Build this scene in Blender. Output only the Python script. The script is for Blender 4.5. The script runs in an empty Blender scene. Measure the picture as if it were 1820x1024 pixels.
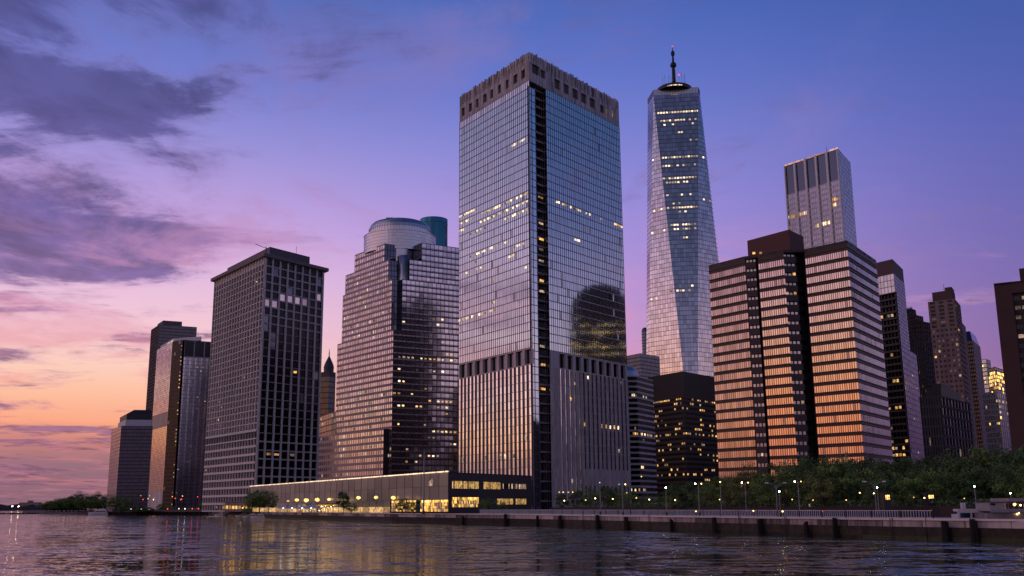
import bpy, bmesh, math, random
from mathutils import Vector
random.seed(11)
SC = bpy.context.scene
COL = SC.collection

# ------------------------------------------------------------------ camera
F, PITCH, ROLL, EYE = 1800.0, math.radians(12.1), math.radians(-0.44), 7.0
FW = Vector((0, math.cos(PITCH), math.sin(PITCH)))
_r = Vector((1, 0, 0)); _u = _r.cross(FW)
RT = _r * math.cos(ROLL) + _u * math.sin(ROLL)
UP = _u * math.cos(ROLL) - _r * math.sin(ROLL)
EYEP = Vector((0, 0, EYE))
cd = bpy.data.cameras.new('camera'); cam = bpy.data.objects.new('camera', cd); COL.objects.link(cam)
from mathutils import Matrix
m = Matrix((RT, UP, -FW)).transposed().to_4x4(); m.translation = EYEP
cam.matrix_world = m
cd.sensor_width = 36; cd.lens = 36 * F / 1820; cd.clip_start = 0.5; cd.clip_end = 60000
SC.camera = cam

# survey helpers: from a sight line in the photograph to a place in metres
def ray(x, y): return FW + RT * ((x - 910) / F) + UP * ((512 - y) / F)
def at(x, y, D):
    d = ray(x, y); return EYEP + d * (D / d.y)
def atz(x, y, z):
    d = ray(x, y); return EYEP + d * ((z - EYE) / d.z)
def proj(p):
    q = Vector(p) - EYEP; z = q.dot(FW)
    return 910 + F * q.dot(RT) / z, 512 - F * q.dot(UP) / z
def zat(p, y):
    lo, hi = -50.0, 700.0
    for _ in range(50):
        mid = (lo + hi) / 2
        if proj((p[0], p[1], mid))[1] > y: lo = mid
        else: hi = mid
    return (lo + hi) / 2
def xy(p): return Vector((p[0], p[1]))
def hor(x): return 904.0 - 0.0077 * (x - 50)
def lerp(a, b, t): return a + (b - a) * t
def gx(x, D, z=0.0):
    """ground point at depth D seen at column x near the horizon"""
    p = at(x, hor(x), D); return Vector((p.x, D, z))

# ------------------------------------------------------------------ materials
def lin(c):
    return tuple(((v/255)/12.92 if v/255 <= .04045 else ((v/255+.055)/1.055)**2.4) for v in c[:3]) + (1,)
MATS = {}
def new_mat(name):
    m = bpy.data.materials.new(name); m.use_nodes = True
    nt = m.node_tree; b = nt.nodes['Principled BSDF']; MATS[name] = m
    return m, nt, b
def N(nt, t, **kw):
    n = nt.nodes.new(t)
    for k, v in kw.items():
        if k in n.inputs.keys() if isinstance(k, str) else False: n.inputs[k].default_value = v
        else: setattr(n, k, v)
    return n
def plain(name, col, rough=.7, metal=0., var=.25, scale=.35, streak=False, bump=0.):
    m, nt, b = new_mat(name)
    tc = N(nt, 'ShaderNodeTexCoord'); mp = N(nt, 'ShaderNodeMapping')
    mp.inputs['Scale'].default_value = (1, 1, .12) if streak else (1, 1, 1)
    nt.links.new(tc.outputs['Object'], mp.inputs['Vector'])
    no = N(nt, 'ShaderNodeTexNoise'); no.inputs['Scale'].default_value = scale; no.inputs['Detail'].default_value = 6
    no.inputs['Roughness'].default_value = .65
    nt.links.new(mp.outputs[0], no.inputs['Vector'])
    at_ = N(nt, 'ShaderNodeAttribute'); at_.attribute_name = 'rnd'
    ad = N(nt, 'ShaderNodeMath', operation='ADD'); nt.links.new(no.outputs['Fac'], ad.inputs[0])
    sc = N(nt, 'ShaderNodeMath', operation='MULTIPLY'); sc.inputs[1].default_value = .5
    nt.links.new(at_.outputs['Fac'], sc.inputs[0]); nt.links.new(sc.outputs[0], ad.inputs[1])
    mr = N(nt, 'ShaderNodeMapRange'); mr.inputs['From Min'].default_value = .3 if var < .5 else .48; mr.inputs['From Max'].default_value = 1.2 if var < .5 else 1.02
    mr.inputs['To Min'].default_value = 1 - var; mr.inputs['To Max'].default_value = 1 + var
    nt.links.new(ad.outputs[0], mr.inputs['Value'])
    mx = N(nt, 'ShaderNodeVectorMath', operation='SCALE'); mx.inputs[0].default_value = col[:3]
    nt.links.new(mr.outputs[0], mx.inputs['Scale']); nt.links.new(mx.outputs[0], b.inputs['Base Color'])
    b.inputs['Roughness'].default_value = rough; b.inputs['Metallic'].default_value = metal
    if bump:
        bp = N(nt, 'ShaderNodeBump'); bp.inputs['Strength'].default_value = bump
        nt.links.new(no.outputs['Fac'], bp.inputs['Height']); nt.links.new(bp.outputs[0], b.inputs['Normal'])
    return m
def glass(name, tint, rough=.06, metal=1.0, var=.16, wave=.0):
    m, nt, b = new_mat(name)
    at_ = N(nt, 'ShaderNodeAttribute'); at_.attribute_name = 'rnd'
    mr = N(nt, 'ShaderNodeMapRange'); mr.inputs['To Min'].default_value = 1 - var; mr.inputs['To Max'].default_value = 1 + var * .6
    nt.links.new(at_.outputs['Fac'], mr.inputs['Value'])
    mx = N(nt, 'ShaderNodeVectorMath', operation='SCALE'); mx.inputs[0].default_value = tint[:3]
    nt.links.new(mr.outputs[0], mx.inputs['Scale']); nt.links.new(mx.outputs[0], b.inputs['Base Color'])
    b.inputs['Metallic'].default_value = metal; b.inputs['Roughness'].default_value = rough
    if wave:
        tc = N(nt, 'ShaderNodeTexCoord'); no = N(nt, 'ShaderNodeTexNoise'); no.inputs['Scale'].default_value = .22; no.inputs['Detail'].default_value = 3
        nt.links.new(tc.outputs['Object'], no.inputs['Vector'])
        bp = N(nt, 'ShaderNodeBump'); bp.inputs['Strength'].default_value = wave; bp.inputs['Distance'].default_value = .25
        nt.links.new(no.outputs['Fac'], bp.inputs['Height']); nt.links.new(bp.outputs[0], b.inputs['Normal'])
    return m
def lamp(name, col, s, var=.6):
    m, nt, b = new_mat(name)
    b.inputs['Base Color'].default_value = (.05, .04, .03, 1)
    at_ = N(nt, 'ShaderNodeAttribute'); at_.attribute_name = 'rnd'
    oi = N(nt, 'ShaderNodeObjectInfo')
    ad = N(nt, 'ShaderNodeMath', operation='ADD'); nt.links.new(at_.outputs['Fac'], ad.inputs[0]); nt.links.new(oi.outputs['Random'], ad.inputs[1])
    fr = N(nt, 'ShaderNodeMath', operation='FRACT'); nt.links.new(ad.outputs[0], fr.inputs[0])
    mr = N(nt, 'ShaderNodeMapRange'); mr.inputs['To Min'].default_value = s * (1 - var); mr.inputs['To Max'].default_value = s * (1 + var)
    nt.links.new(fr.outputs[0], mr.inputs['Value'])
    b.inputs['Emission Color'].default_value = col[:3] + (1,)
    # uneven light across each opening: ceiling lamps, blinds, half-lit rooms
    tc = N(nt, 'ShaderNodeTexCoord'); no = N(nt, 'ShaderNodeTexNoise'); no.inputs['Scale'].default_value = .8; no.inputs['Detail'].default_value = 2
    nt.links.new(tc.outputs['Object'], no.inputs['Vector'])
    m2 = N(nt, 'ShaderNodeMapRange'); m2.inputs['From Min'].default_value = .35; m2.inputs['From Max'].default_value = .65; m2.inputs['To Min'].default_value = .4; m2.inputs['To Max'].default_value = 1.6
    nt.links.new(no.outputs['Fac'], m2.inputs['Value'])
    mm = N(nt, 'ShaderNodeMath', operation='MULTIPLY'); nt.links.new(mr.outputs[0], mm.inputs[0]); nt.links.new(m2.outputs[0], mm.inputs[1])
    nt.links.new(mm.outputs[0], b.inputs['Emission Strength'])
    return m

GB = glass('blue_glass', (.56, .64, .68), .05, var=.09, wave=.02)
GP = glass('pale_glass', (.76, .73, .73), .07, var=.26, wave=.04)
GW = glass('silver_glass', (.56, .52, .51), .08, var=.26)
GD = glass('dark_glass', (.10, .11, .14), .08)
GK = glass('black_glass', (.020, .021, .026), .15)
GBR = glass('bronze_glass', (.70, .61, .54), .10, var=.2)
GPK = glass('rose_glass', (.56, .48, .47), .12, var=.34)
GT = glass('teal_glass', (.04, .15, .20), .1)
GSK = glass('sky_glass', (.58, .59, .61), .32, var=.06)
SPG = glass('spandrel_glass', (.40, .43, .47), .2, var=.12)
BLG = glass('blind_glass', (.52, .52, .54), .32, var=.2)
OPG = glass('clear_pane', (.26, .28, .32), .05, var=.3)
ST = plain('limestone', (.66, .58, .55), .7, var=.35, streak=True)
CR = plain('weathered_stone', (.47, .44, .45), .85, var=.85, scale=.5, streak=True)
CO = plain('concrete', (.60, .54, .52), .8, var=.2)
CW = plain('pale_concrete', (.76, .68, .64), .75, var=.15)
MU = plain('mullion', (.08, .085, .11), .45, metal=.5)
MG = plain('grey_metal', (.20, .20, .23), .4, metal=.7)
MD = plain('dark_metal', (.02, .02, .024), .5)
BRN = plain('brown_spandrel', (.055, .038, .036), .45, metal=.3)
RB = plain('red_brown_brick', (.085, .045, .042), .85)
PK = plain('rose_granite', (.40, .31, .30), .45, var=.2)
BK = plain('black_cladding', (.010, .010, .012), .4)
MA = plain('tan_masonry', (.30, .21, .19), .9, var=.3)
RF = plain('roof_felt', (.06, .06, .065), .9)
WP = plain('white_paint', (.62, .62, .66), .5, var=.1)
WHM = plain('white_metal', (.55, .58, .66), .35, metal=.4, var=.1)
L_WARM = lamp('warm_light', (1, .74, .47), 1.15, var=.75)
L_AMB = lamp('amber_light', (1, .52, .15), .75, var=.75)
L_DIM = lamp('dim_light', (1, .68, .44), .34, var=.8)
L_COOL = lamp('cool_light', (.85, .9, 1), .8)
L_GOLD = lamp('gold_light', (1, .60, .16), 1.9, var=.5)
L_RED = lamp('red_light', (1, .05, .04), 2.5, var=.3)
L_LAMP = lamp('street_lamp_light', (1, .80, .50), 34, var=.2)
L_GREEN = lamp('green_white_light', (.55, 1, .72), 34, var=.2)
L_STRING = lamp('string_bulb_light', (1, .78, .48), 3.2, var=.5)
L_LINE = lamp('cove_light', (1, .72, .48), 1.2, var=.1)
WARMS = [L_WARM, L_WARM, L_DIM, L_AMB]

# ------------------------------------------------------------------ mesh builder
class MB:
    def __init__(s): s.v = []; s.f = []; s.mi = []; s.r = []; s.mats = []
    def slot(s, mat):
        if mat not in s.mats: s.mats.append(mat)
        return s.mats.index(mat)
    def face(s, pts, mat, rnd=None):
        k = len(s.v); s.v.extend([tuple(p) for p in pts]); s.f.append(tuple(range(k, k + len(pts))))
        s.mi.append(s.slot(mat)); s.r.append(random.random() if rnd is None else rnd)
    def box(s, x0, x1, y0, y1, z0, z1, mat):
        s.prism([(x0, y0), (x1, y0), (x1, y1), (x0, y1)], z0, z1, mat)
    def prism(s, poly, z0, z1, mat, top=None, bottom=True, ztop=None):
        n = len(poly); k = len(s.v); r = random.random()
        s.v.extend([(p[0], p[1], z0) for p in poly]); s.v.extend([(p[0], p[1], z1) for p in poly])
        for i in range(n):
            j = (i + 1) % n; s.f.append((k+i, k+j, k+n+j, k+n+i)); s.mi.append(s.slot(mat)); s.r.append(r)
        s.f.append(tuple(range(k+n, k+2*n))); s.mi.append(s.slot(top or mat)); s.r.append(r)
        if bottom: s.f.append(tuple(range(k+n-1, k-1, -1))); s.mi.append(s.slot(mat)); s.r.append(r)
    def bar(s, a, b, w, mat, w2=None, sides=6):
        """tapered round bar"""
        a = Vector(a); b = Vector(b); d = (b - a).normalized(); w2 = w if w2 is None else w2
        t = Vector((1, 0, 0)) if abs(d.x) < .8 else Vector((0, 1, 0)); e = d.cross(t).normalized(); g = d.cross(e)
        k = len(s.v); r = random.random()
        for p, ww in ((a, w), (b, w2)):
            for i in range(sides):
                an = 2 * math.pi * i / sides; s.v.append(tuple(p + (e * math.cos(an) + g * math.sin(an)) * ww))
        for i in range(sides):
            j = (i + 1) % sides; s.f.append((k+i, k+j, k+sides+j, k+sides+i)); s.mi.append(s.slot(mat)); s.r.append(r)
        s.f.append(tuple(range(k+sides, k+2*sides))); s.mi.append(s.slot(mat)); s.r.append(r)
        s.f.append(tuple(range(k+sides-1, k-1, -1))); s.mi.append(s.slot(mat)); s.r.append(r)
    def lathe(s, c, prof, mat, n=32, mats=None):
        k = len(s.v); m = len(prof)
        for (rr, z) in prof:
            for i in range(n):
                an = 2 * math.pi * i / n; s.v.append((c[0] + rr * math.cos(an), c[1] + rr * math.sin(an), z))
        for q in range(m - 1):
            for i in range(n):
                j = (i + 1) % n; s.f.append((k+q*n+i, k+q*n+j, k+(q+1)*n+j, k+(q+1)*n+i))
                s.mi.append(s.slot(mats[q] if mats else mat)); s.r.append(random.random())
        s.f.append(tuple(range(k+(m-1)*n, k+m*n))); s.mi.append(s.slot(mats[-1] if mats else mat)); s.r.append(.5)
    def build(s, name, parent=None, smooth=False):
        me = bpy.data.meshes.new(name); me.from_pydata(s.v, [], s.f)
        for mt in s.mats: me.materials.append(mt)
        me.polygons.foreach_set('material_index', s.mi)
        a = me.attributes.new('rnd', 'FLOAT', 'FACE'); a.data.foreach_set('value', s.r)
        if smooth: me.polygons.foreach_set('use_smooth', [True] * len(s.f))
        me.update()
        o = bpy.data.objects.new(name, me); COL.objects.link(o)
        if parent is not None:
            o.parent = parent; o.matrix_parent_inverse = parent.matrix_world.inverted() if False else Matrix.Translation(-parent.location)
        return o
def tag(o, label=None, cat=None, group=None, kind=None):
    if label: o['label'] = label
    if cat: o['category'] = cat
    if group: o['group'] = group
    if kind: o['kind'] = kind
    return o
def thing(name, loc, label, cat, group=None):
    o = bpy.data.objects.new(name, None); o.location = (loc[0], loc[1], loc[2] if len(loc) > 2 else GZ); o.empty_display_size = 1
    COL.objects.link(o); return tag(o, label, cat, group)
def copy_tree(o, parent=None):
    c = o.copy(); COL.objects.link(c)
    if parent is not None: c.parent = parent
    for ch in o.children: copy_tree(ch, c)
    return c
GZ = 3.9      # ground level of the waterfront above the water

# ------------------------------------------------------------------ facades
def facade(mb, a, b, z0, z1, nc, nr, gl=GB, fr=MU, vw=.25, vd=.15, hh=.4, hd=.12, jit=.004,
           top=None, sp=0., spm=None, hmat=None, vmat=None, gmat=None, panes_to=None, rec=0.0):
    """curtain wall on the vertical plane a->b (left to right seen from outside).
    top=(ta,tb): fractions between which the upper edge lies (for slanted faces). Returns pane list."""
    a = xy(a); b = xy(b); L = (b - a).length; d = (b - a) / L; n = Vector((d.y, -d.x))
    cs = [L * i / nc for i in range(nc + 1)] if isinstance(nc, int) else [L * t for t in nc]
    zs = [lerp(z0, z1, i / nr) for i in range(nr + 1)] if isinstance(nr, int) else list(nr)
    panes = []
    def P(u, z, o=0.0): q = a + d * u + n * o; return Vector((q.x, q.y, z))
    for r in range(len(zs) - 1):
        for c in range(len(cs) - 1):
            o = [-rec + random.uniform(-jit, jit) * (cs[c+1]-cs[c]) for _ in range(3)]
            o.append(o[0] + o[2] - o[1])
            g = gmat(c, r) if gmat else gl
            zlo = zs[r]
            if sp and g is not None:
                zlo = lerp(zs[r], zs[r+1], sp)
                mb.face([P(cs[c], zs[r], -rec), P(cs[c+1], zs[r], -rec), P(cs[c+1], zlo, -rec), P(cs[c], zlo, -rec)], spm or SPG)
            if g is not None:
                mb.face([P(cs[c], zlo, o[0]), P(cs[c+1], zlo, o[1]), P(cs[c+1], zs[r+1], o[2]), P(cs[c], zs[r+1], o[3])], g)
            panes.append((c, r, a, d, n, cs[c], cs[c+1], zlo, zs[r+1]))
    def bx(u0, u1, za, zb, dep, mat):
        ins = -rec - .15
        mb.face([P(u0, za, dep), P(u1, za, dep), P(u1, zb, dep), P(u0, zb, dep)], mat)
        mb.face([P(u0, za, ins), P(u0, za, dep), P(u0, zb, dep), P(u0, zb, ins)], mat, mb.r[-1])
        mb.face([P(u1, za, dep), P(u1, za, ins), P(u1, zb, ins), P(u1, zb, dep)], mat, mb.r[-1])
        mb.face([P(u0, za, ins), P(u1, za, ins), P(u1, za, dep), P(u0, za, dep)], mat, mb.r[-1])
        mb.face([P(u0, zb, dep), P(u1, zb, dep), P(u1, zb, ins), P(u0, zb, ins)], mat, mb.r[-1])
    if vw:
        for c in range(len(cs)):
            mt = vmat(c) if vmat else fr
            if mt is None: continue
            w = vw(c) if callable(vw) else vw
            bx(max(0, cs[c] - w/2), min(L, cs[c] + w/2), zs[0], zs[-1], vd, mt)
    if hh:
        for r in range(len(zs)):
            mt = hmat(r) if hmat else fr
            if mt is None: continue
            h = hh(r) if callable(hh) else hh
            bx(0, L, max(zs[0], zs[r] - h/2), min(zs[-1], zs[r] + h/2), hd, mt)
    return panes
def pane_center(p):
    c, r, a, d, n, u0, u1, za, zb = p; q = a + d * (u0 + u1) / 2; return Vector((q.x, q.y, (za + zb) / 2))
def near_seg(p, segs):
    """is this window one of the lit ones noted on the photograph"""
    x, y = proj(pane_center(p))
    for s in segs:
        x0, y0, x1, y1, pr = s[:5]; tol = s[5] if len(s) > 5 else 4.5
        if x0 <= x <= x1:
            yy = lerp(y0, y1, (x - x0) / max(1e-6, x1 - x0))
            if abs(y - yy) < tol and random.random() < pr: return True
    return False
def lit_windows(parent, panes, mats=WARMS, v0=.35, v1=.8, u0=.1, u1=.9, off=.2, limit=100, name='lit_window', many='lit_windows'):
    """each lit window a pane of its own, the smallest beyond the limit as one part"""
    def size(p): q = pane_center(p); return -((p[6]-p[5]) * (p[8]-p[7])) / (q - EYEP).length_squared
    panes = sorted(panes, key=size); rest = MB()
    for i, p in enumerate(panes):
        c, r, a, d, n, ua, ub, za, zb = p
        mb = MB() if i < limit else rest
        def Q(t, z):
            q = a + d * lerp(ua, ub, t) + n * off; return (q.x, q.y, z)
        s0 = u0 + random.random() * .12; s1 = u1 - random.random() * .12; w1 = v1 - random.random() * .1
        mt = random.choice(mats)
        mb.face([Q(s0, lerp(za, zb, v0)), Q(s1, lerp(za, zb, v0)), Q(s1, lerp(za, zb, w1)), Q(s0, lerp(za, zb, w1))], mt)
        if i < limit: mb.build(name, parent)
    if rest.f: tag(rest.build(many, parent), kind='stuff')
def single_windows(parent, panes, gl, rec=.0, limit=100, name='window', m0=.0, litp=None, litmat=None):
    """each window a mesh of its own"""
    def size(p): q = pane_center(p); return -((p[6]-p[5]) * (p[8]-p[7])) / (q - EYEP).length_squared
    panes = sorted(panes, key=size); rest = MB()
    for i, p in enumerate(panes):
        c, r, a, d, n, ua, ub, za, zb = p
        mb = MB() if i < limit else rest
        def Q(u, z, o): q = a + d * u + n * (o - rec); return (q.x, q.y, z)
        o = [random.uniform(-.02, .02) for _ in range(3)]; o.append(o[0] + o[2] - o[1])
        mt = gl(p) if callable(gl) else gl
        k = m0
        mb.face([Q(ua+k, za+k, o[0]), Q(ub-k, za+k, o[1]), Q(ub-k, zb-k, o[2]), Q(ua+k, zb-k, o[3])], mt)
        if i < limit: mb.build(name, parent)
    if rest.f: tag(rest.build('windows', parent), kind='stuff')
def pierced(mb, a, b, z0, z1, holes, mat, depth=1.2, back=GK, parent=None, name='opening'):
    """stone band with real openings: holes = (t0,t1,v0,v1) fractions, one deep dark panel behind each"""
    a = xy(a); b = xy(b); L = (b - a).length; d = (b - a) / L; n = Vector((d.y, -d.x))
    us = sorted({0.0, 1.0} | {t for h in holes for t in h[:2]}); vs = sorted({0.0, 1.0} | {t for h in holes for t in h[2:4]})
    def P(u, v, o): q = a + d * (u * L) + n * o; return (q.x, q.y, lerp(z0, z1, v))
    for i in range(len(us) - 1):
        for j in range(len(vs) - 1):
            cu = (us[i] + us[i+1]) / 2; cv = (vs[j] + vs[j+1]) / 2
            if any(h[0] < cu < h[1] and h[2] < cv < h[3] for h in holes): continue
            mb.face([P(us[i], vs[j], 0), P(us[i+1], vs[j], 0), P(us[i+1], vs[j+1], 0), P(us[i], vs[j+1], 0)], mat, .5)
    for h in holes:
        u0, u1, v0, v1 = h[:4]
        mb.face([P(u0, v0, 0), P(u1, v0, 0), P(u1, v0, -depth), P(u0, v0, -depth)], mat, .4)
        mb.face([P(u0, v1, -depth), P(u1, v1, -depth), P(u1, v1, 0), P(u0, v1, 0)], mat, .4)
        mb.face([P(u0, v0, -depth), P(u0, v1, -depth), P(u0, v1, 0), P(u0, v0, 0)], mat, .4)
        mb.face([P(u1, v0, 0), P(u1, v1, 0), P(u1, v1, -depth), P(u1, v0, -depth)], mat, .4)
        pm = MB(); bk = h[4] if len(h) > 4 else back
        pm.face([P(u0, v0, -depth), P(u1, v0, -depth), P(u1, v1, -depth), P(u0, v1, -depth)], bk)
        pm.build(name, parent)
def back_poly(a, n_, b, extra=1.0):
    """close a footprint seen from two faces: left corner a, near corner n_, right corner b -> parallelogram"""
    a = xy(a); n_ = xy(n_); b = xy(b)
    return [n_, b, b + (a - n_) * extra, a]
def roof(parent, poly, z, mat=RF, name='roof', thick=.5):
    mb = MB(); mb.prism([tuple(p) for p in poly], z - thick, z, mat); return mb.build(name, parent)
def blank(mb, pts, z0, z1, mat):
    for i in range(len(pts) - 1):
        p, q = pts[i], pts[i+1]
        mb.face([(p[0], p[1], z0), (q[0], q[1], z0), (q[0], q[1], z1), (p[0], p[1], z1)], mat)
# ------------------------------------------------------------------ sky
W = bpy.data.worlds.new('World'); SC.world = W; W.use_nodes = True
nt = W.node_tree; nt.nodes.clear()
def MN(op, a, b=None, c=None, clamp=False):
    n = nt.nodes.new('ShaderNodeMath'); n.operation = op; n.use_clamp = clamp
    for i, v in enumerate((a, b, c)):
        if v is None: continue
        if isinstance(v, (int, float)): n.inputs[i].default_value = v
        else: nt.links.new(v, n.inputs[i])
    return n.outputs[0]
def MR(v, a, b, c=0., d=1., kind='SMOOTHSTEP'):
    n = nt.nodes.new('ShaderNodeMapRange'); n.interpolation_type = kind
    n.inputs['From Min'].default_value = a; n.inputs['From Max'].default_value = b
    n.inputs['To Min'].default_value = c; n.inputs['To Max'].default_value = d
    nt.links.new(v, n.inputs['Value']); return n.outputs[0]
def ramp(v, stops):
    n = nt.nodes.new('ShaderNodeValToRGB'); cr = n.color_ramp
    while len(cr.elements) < len(stops): cr.elements.new(.5)
    for e, (deg, c) in zip(cr.elements, stops):
        e.position = min(1, math.sin(math.radians(deg)) / .7); e.color = lin(c)
    nt.links.new(v, n.inputs[0]); return n.outputs[0]
def mix(f, a, b):
    n = nt.nodes.new('ShaderNodeMix'); n.data_type = 'RGBA'
    if isinstance(f, float): n.inputs[0].default_value = f
    else: nt.links.new(f, n.inputs[0])
    for i, v in ((6, a), (7, b)):
        if isinstance(v, tuple): n.inputs[i].default_value = v
        else: nt.links.new(v, n.inputs[i])
    return n.outputs[2]
tc = nt.nodes.new('ShaderNodeTexCoord'); sp = nt.nodes.new('ShaderNodeSeparateXYZ'); nt.links.new(tc.outputs['Generated'], sp.inputs[0])
X, Y, Z = sp.outputs
e = MN('MULTIPLY', MN('MAXIMUM', Z, 0.0), 1 / .7, clamp=True)
west = ramp(e, [(0, (134, 100, 116)), (2.2, (150, 110, 126)), (3.4, (198, 130, 122)), (4.4, (251, 168, 134)), (6.0, (253, 192, 162)), (7.6, (252, 208, 194)), (9.6, (244, 200, 212)),
                (12.5, (226, 188, 224)), (15.5, (196, 164, 222)), (19.5, (154, 146, 216)), (23, (116, 126, 206)), (28, (84, 108, 184)), (44, (46, 64, 122))])
east = ramp(e, [(0, (118, 84, 128)), (4, (126, 92, 148)), (7, (124, 98, 160)), (10, (118, 100, 168)), (13, (108, 100, 172)), (17, (94, 98, 176)), (21, (78, 94, 174)), (25, (66, 90, 166)), (30, (54, 78, 148)), (44, (34, 50, 100))])
mid = ramp(e, [(0, (150, 95, 118)), (4, (214, 132, 138)), (6.5, (222, 150, 172)), (9, (202, 152, 200)), (12, (182, 148, 212)), (15, (164, 144, 218)), (18, (144, 138, 216)), (21, (120, 128, 208)), (24, (98, 116, 200)), (27, (80, 106, 188)), (31, (62, 90, 168)), (44, (38, 56, 110))])
hl = MN('MAXIMUM', MN('SQRT', MN('ADD', MN('MULTIPLY', X, X), MN('MULTIPLY', Y, Y))), 1e-4)
# azimuth measured from the afterglow, which lies to the left and behind the viewer
sx, sy = math.sin(math.radians(-80)), math.cos(math.radians(-80))
g = MN('DIVIDE', MN('ADD', MN('MULTIPLY', X, sx), MN('MULTIPLY', Y, sy)), hl)
pale = ramp(e, [(0, (116, 94, 106)), (2.4, (140, 104, 108)), (3.2, (246, 178, 122)), (4.2, (250, 192, 156)), (5.5, (238, 194, 188)), (8, (228, 190, 206)), (11, (222, 184, 214)), (14, (202, 174, 218)), (17, (160, 150, 204)), (20, (122, 126, 186)), (24, (88, 106, 166)), (30, (62, 84, 140)), (44, (40, 56, 108))])
core = ramp(e, [(0, (128, 84, 74)), (2.2, (214, 104, 58)), (3.6, (255, 138, 56)), (5.5, (255, 156, 80)), (7.5, (246, 172, 128)), (9.5, (230, 180, 172)), (12, (212, 174, 196)), (15, (182, 158, 200)), (18, (146, 138, 192)), (22, (104, 114, 174)), (30, (62, 84, 140)), (44, (40, 56, 108))])
belt = ramp(e, [(0, (98, 88, 116)), (3, (120, 104, 142)), (6, (206, 178, 204)), (9, (212, 186, 214)), (12, (176, 162, 206)), (16, (120, 126, 184)), (21, (84, 108, 166)), (27, (62, 88, 146)), (44, (36, 54, 102))])
lo = mix(MR(g, -.42, .12), east, mid)
sky = mix(MR(g, .02, .50), lo, west)
sky = mix(MR(g, .70, .93), sky, pale)
def toward(deg):
    return MN('DIVIDE', MN('ADD', MN('MULTIPLY', X, math.sin(math.radians(deg))), MN('MULTIPLY', Y, math.cos(math.radians(deg)))), hl)
back = ramp(e, [(0, (110, 92, 112)), (3, (150, 120, 136)), (6, (206, 172, 188)), (9, (206, 180, 204)), (12, (176, 162, 196)), (16, (132, 130, 172)), (21, (94, 104, 148)), (27, (72, 84, 124)), (44, (44, 54, 88))])
sky = mix(MR(toward(185), .25, .75), sky, back)
sky = mix(MR(toward(-106), .90, .992), sky, core)
sky = mix(MR(toward(100), .40, .85), sky, belt)
# clouds lie on a high layer: direction projected onto a plane
zz = MN('ADD', MN('MAXIMUM', Z, 0.0), .055)
cx = MN('DIVIDE', X, zz); cy = MN('DIVIDE', Y, zz)
cb = nt.nodes.new('ShaderNodeCombineXYZ'); nt.links.new(cx, cb.inputs[0]); nt.links.new(cy, cb.inputs[1])
def cloud(rot, scl, scale, det, off, dist=.3, rough=.55):
    mp = nt.nodes.new('ShaderNodeMapping'); mp.inputs['Rotation'].default_value = (0, 0, math.radians(rot)); mp.inputs['Scale'].default_value = scl; mp.inputs['Location'].default_value = off
    nt.links.new(cb.outputs[0], mp.inputs[0])
    no = nt.nodes.new('ShaderNodeTexNoise'); no.inputs['Scale'].default_value = scale; no.inputs['Detail'].default_value = det
    no.inputs['Distortion'].default_value = dist; no.inputs['Roughness'].default_value = rough
    nt.links.new(mp.outputs[0], no.inputs['Vector']); return no.outputs['Fac']
az = MN('ARCTAN2', X, Y)                      # 0 ahead, negative to the left
n1 = cloud(12, (.62, 1.0, 1), 1.9, 14, (3.2, 1.1, 0), .5, .64)
el = MN('ARCSINE', Z)
def blob(a0, e0, ra, re, amp):
    """a bank of cloud: centre azimuth / elevation in degrees"""
    da = MN('DIVIDE', MN('SUBTRACT', az, math.radians(a0)), math.radians(ra)); de = MN('DIVIDE', MN('SUBTRACT', el, math.radians(e0)), math.radians(re))
    q = MN('ADD', MN('MULTIPLY', da, da), MN('MULTIPLY', de, de))
    return MN('MULTIPLY', MN('EXPONENT', MN('MULTIPLY', q, -1.0)), amp)
banks = None
for bk in [(-30, 22.5, 8, 4.2, .27), (-22, 20.5, 5, 2.2, .22), (-17, 18.6, 3.5, 1.2, .16), (-29, 14.8, 7, 2.8, .29), (-22, 13.4, 4.5, 1.6, .24), (-17, 14.2, 3.5, .9, .12), (-27, 28, 10, 3, .18), (-17, 27, 9, 3.4, .12), (-19, 8.9, 4.5, .8, .17), (-27, 7.6, 4, .7, .22),
           (-22, 8.2, 3, .5, .12), (-27, 10.6, 5, .9, .12), (-25, 4.0, 9, .26, .30), (-28, 5.1, 3.4, .22, .26), (-25, 3.3, 7, .3, .22), (-27, 1.6, 12, 1.4, .16), (-40, 12, 12, 4, .2), (-55, 9, 14, 5, .12), (-75, 14, 20, 6, .16), (-120, 16, 26, 6, .14), (-160, 12, 30, 5, .1)]:
    b_ = blob(*bk); banks = b_ if banks is None else MN('ADD', banks, b_)
n3 = cloud(-10, (1.0, .6, 1), 6.5, 8, (9.1, 3.3, 0), .4, .6)
dens = MR(MN('ADD', MN('ADD', n1, banks), MN('MULTIPLY', MN('SUBTRACT', n3, .5), .26)), .545, .78)
shade = cloud(40, (1, .7, 1), 2.6, 8, (7, 2, 0), .5, .6)
dark = ramp(e, [(0, (124, 92, 122)), (4, (144, 100, 134)), (7, (150, 108, 152)), (11, (112, 88, 146)), (15, (88, 78, 140)), (22, (78, 76, 134)), (30, (84, 84, 150)), (44, (50, 56, 104))])
lite = ramp(e, [(0, (150, 104, 118)), (4, (214, 128, 128)), (7, (236, 172, 186)), (11, (214, 164, 202)), (15, (164, 132, 190)), (22, (132, 116, 178)), (30, (110, 108, 172)), (44, (70, 76, 130))])
ccol = mix(MN('MULTIPLY', MR(dens, .25, .95, 1.0, .12), MR(shade, .30, .62, .45, 1.0)), dark, lite)
tex = MR(MN('ADD', MN('MULTIPLY', n3, .6), MN('MULTIPLY', shade, .6)), .45, .78, 1.22, .66)
vm = nt.nodes.new('ShaderNodeVectorMath'); vm.operation = 'SCALE'; nt.links.new(ccol, vm.inputs[0]); nt.links.new(tex, vm.inputs['Scale'])
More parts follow.
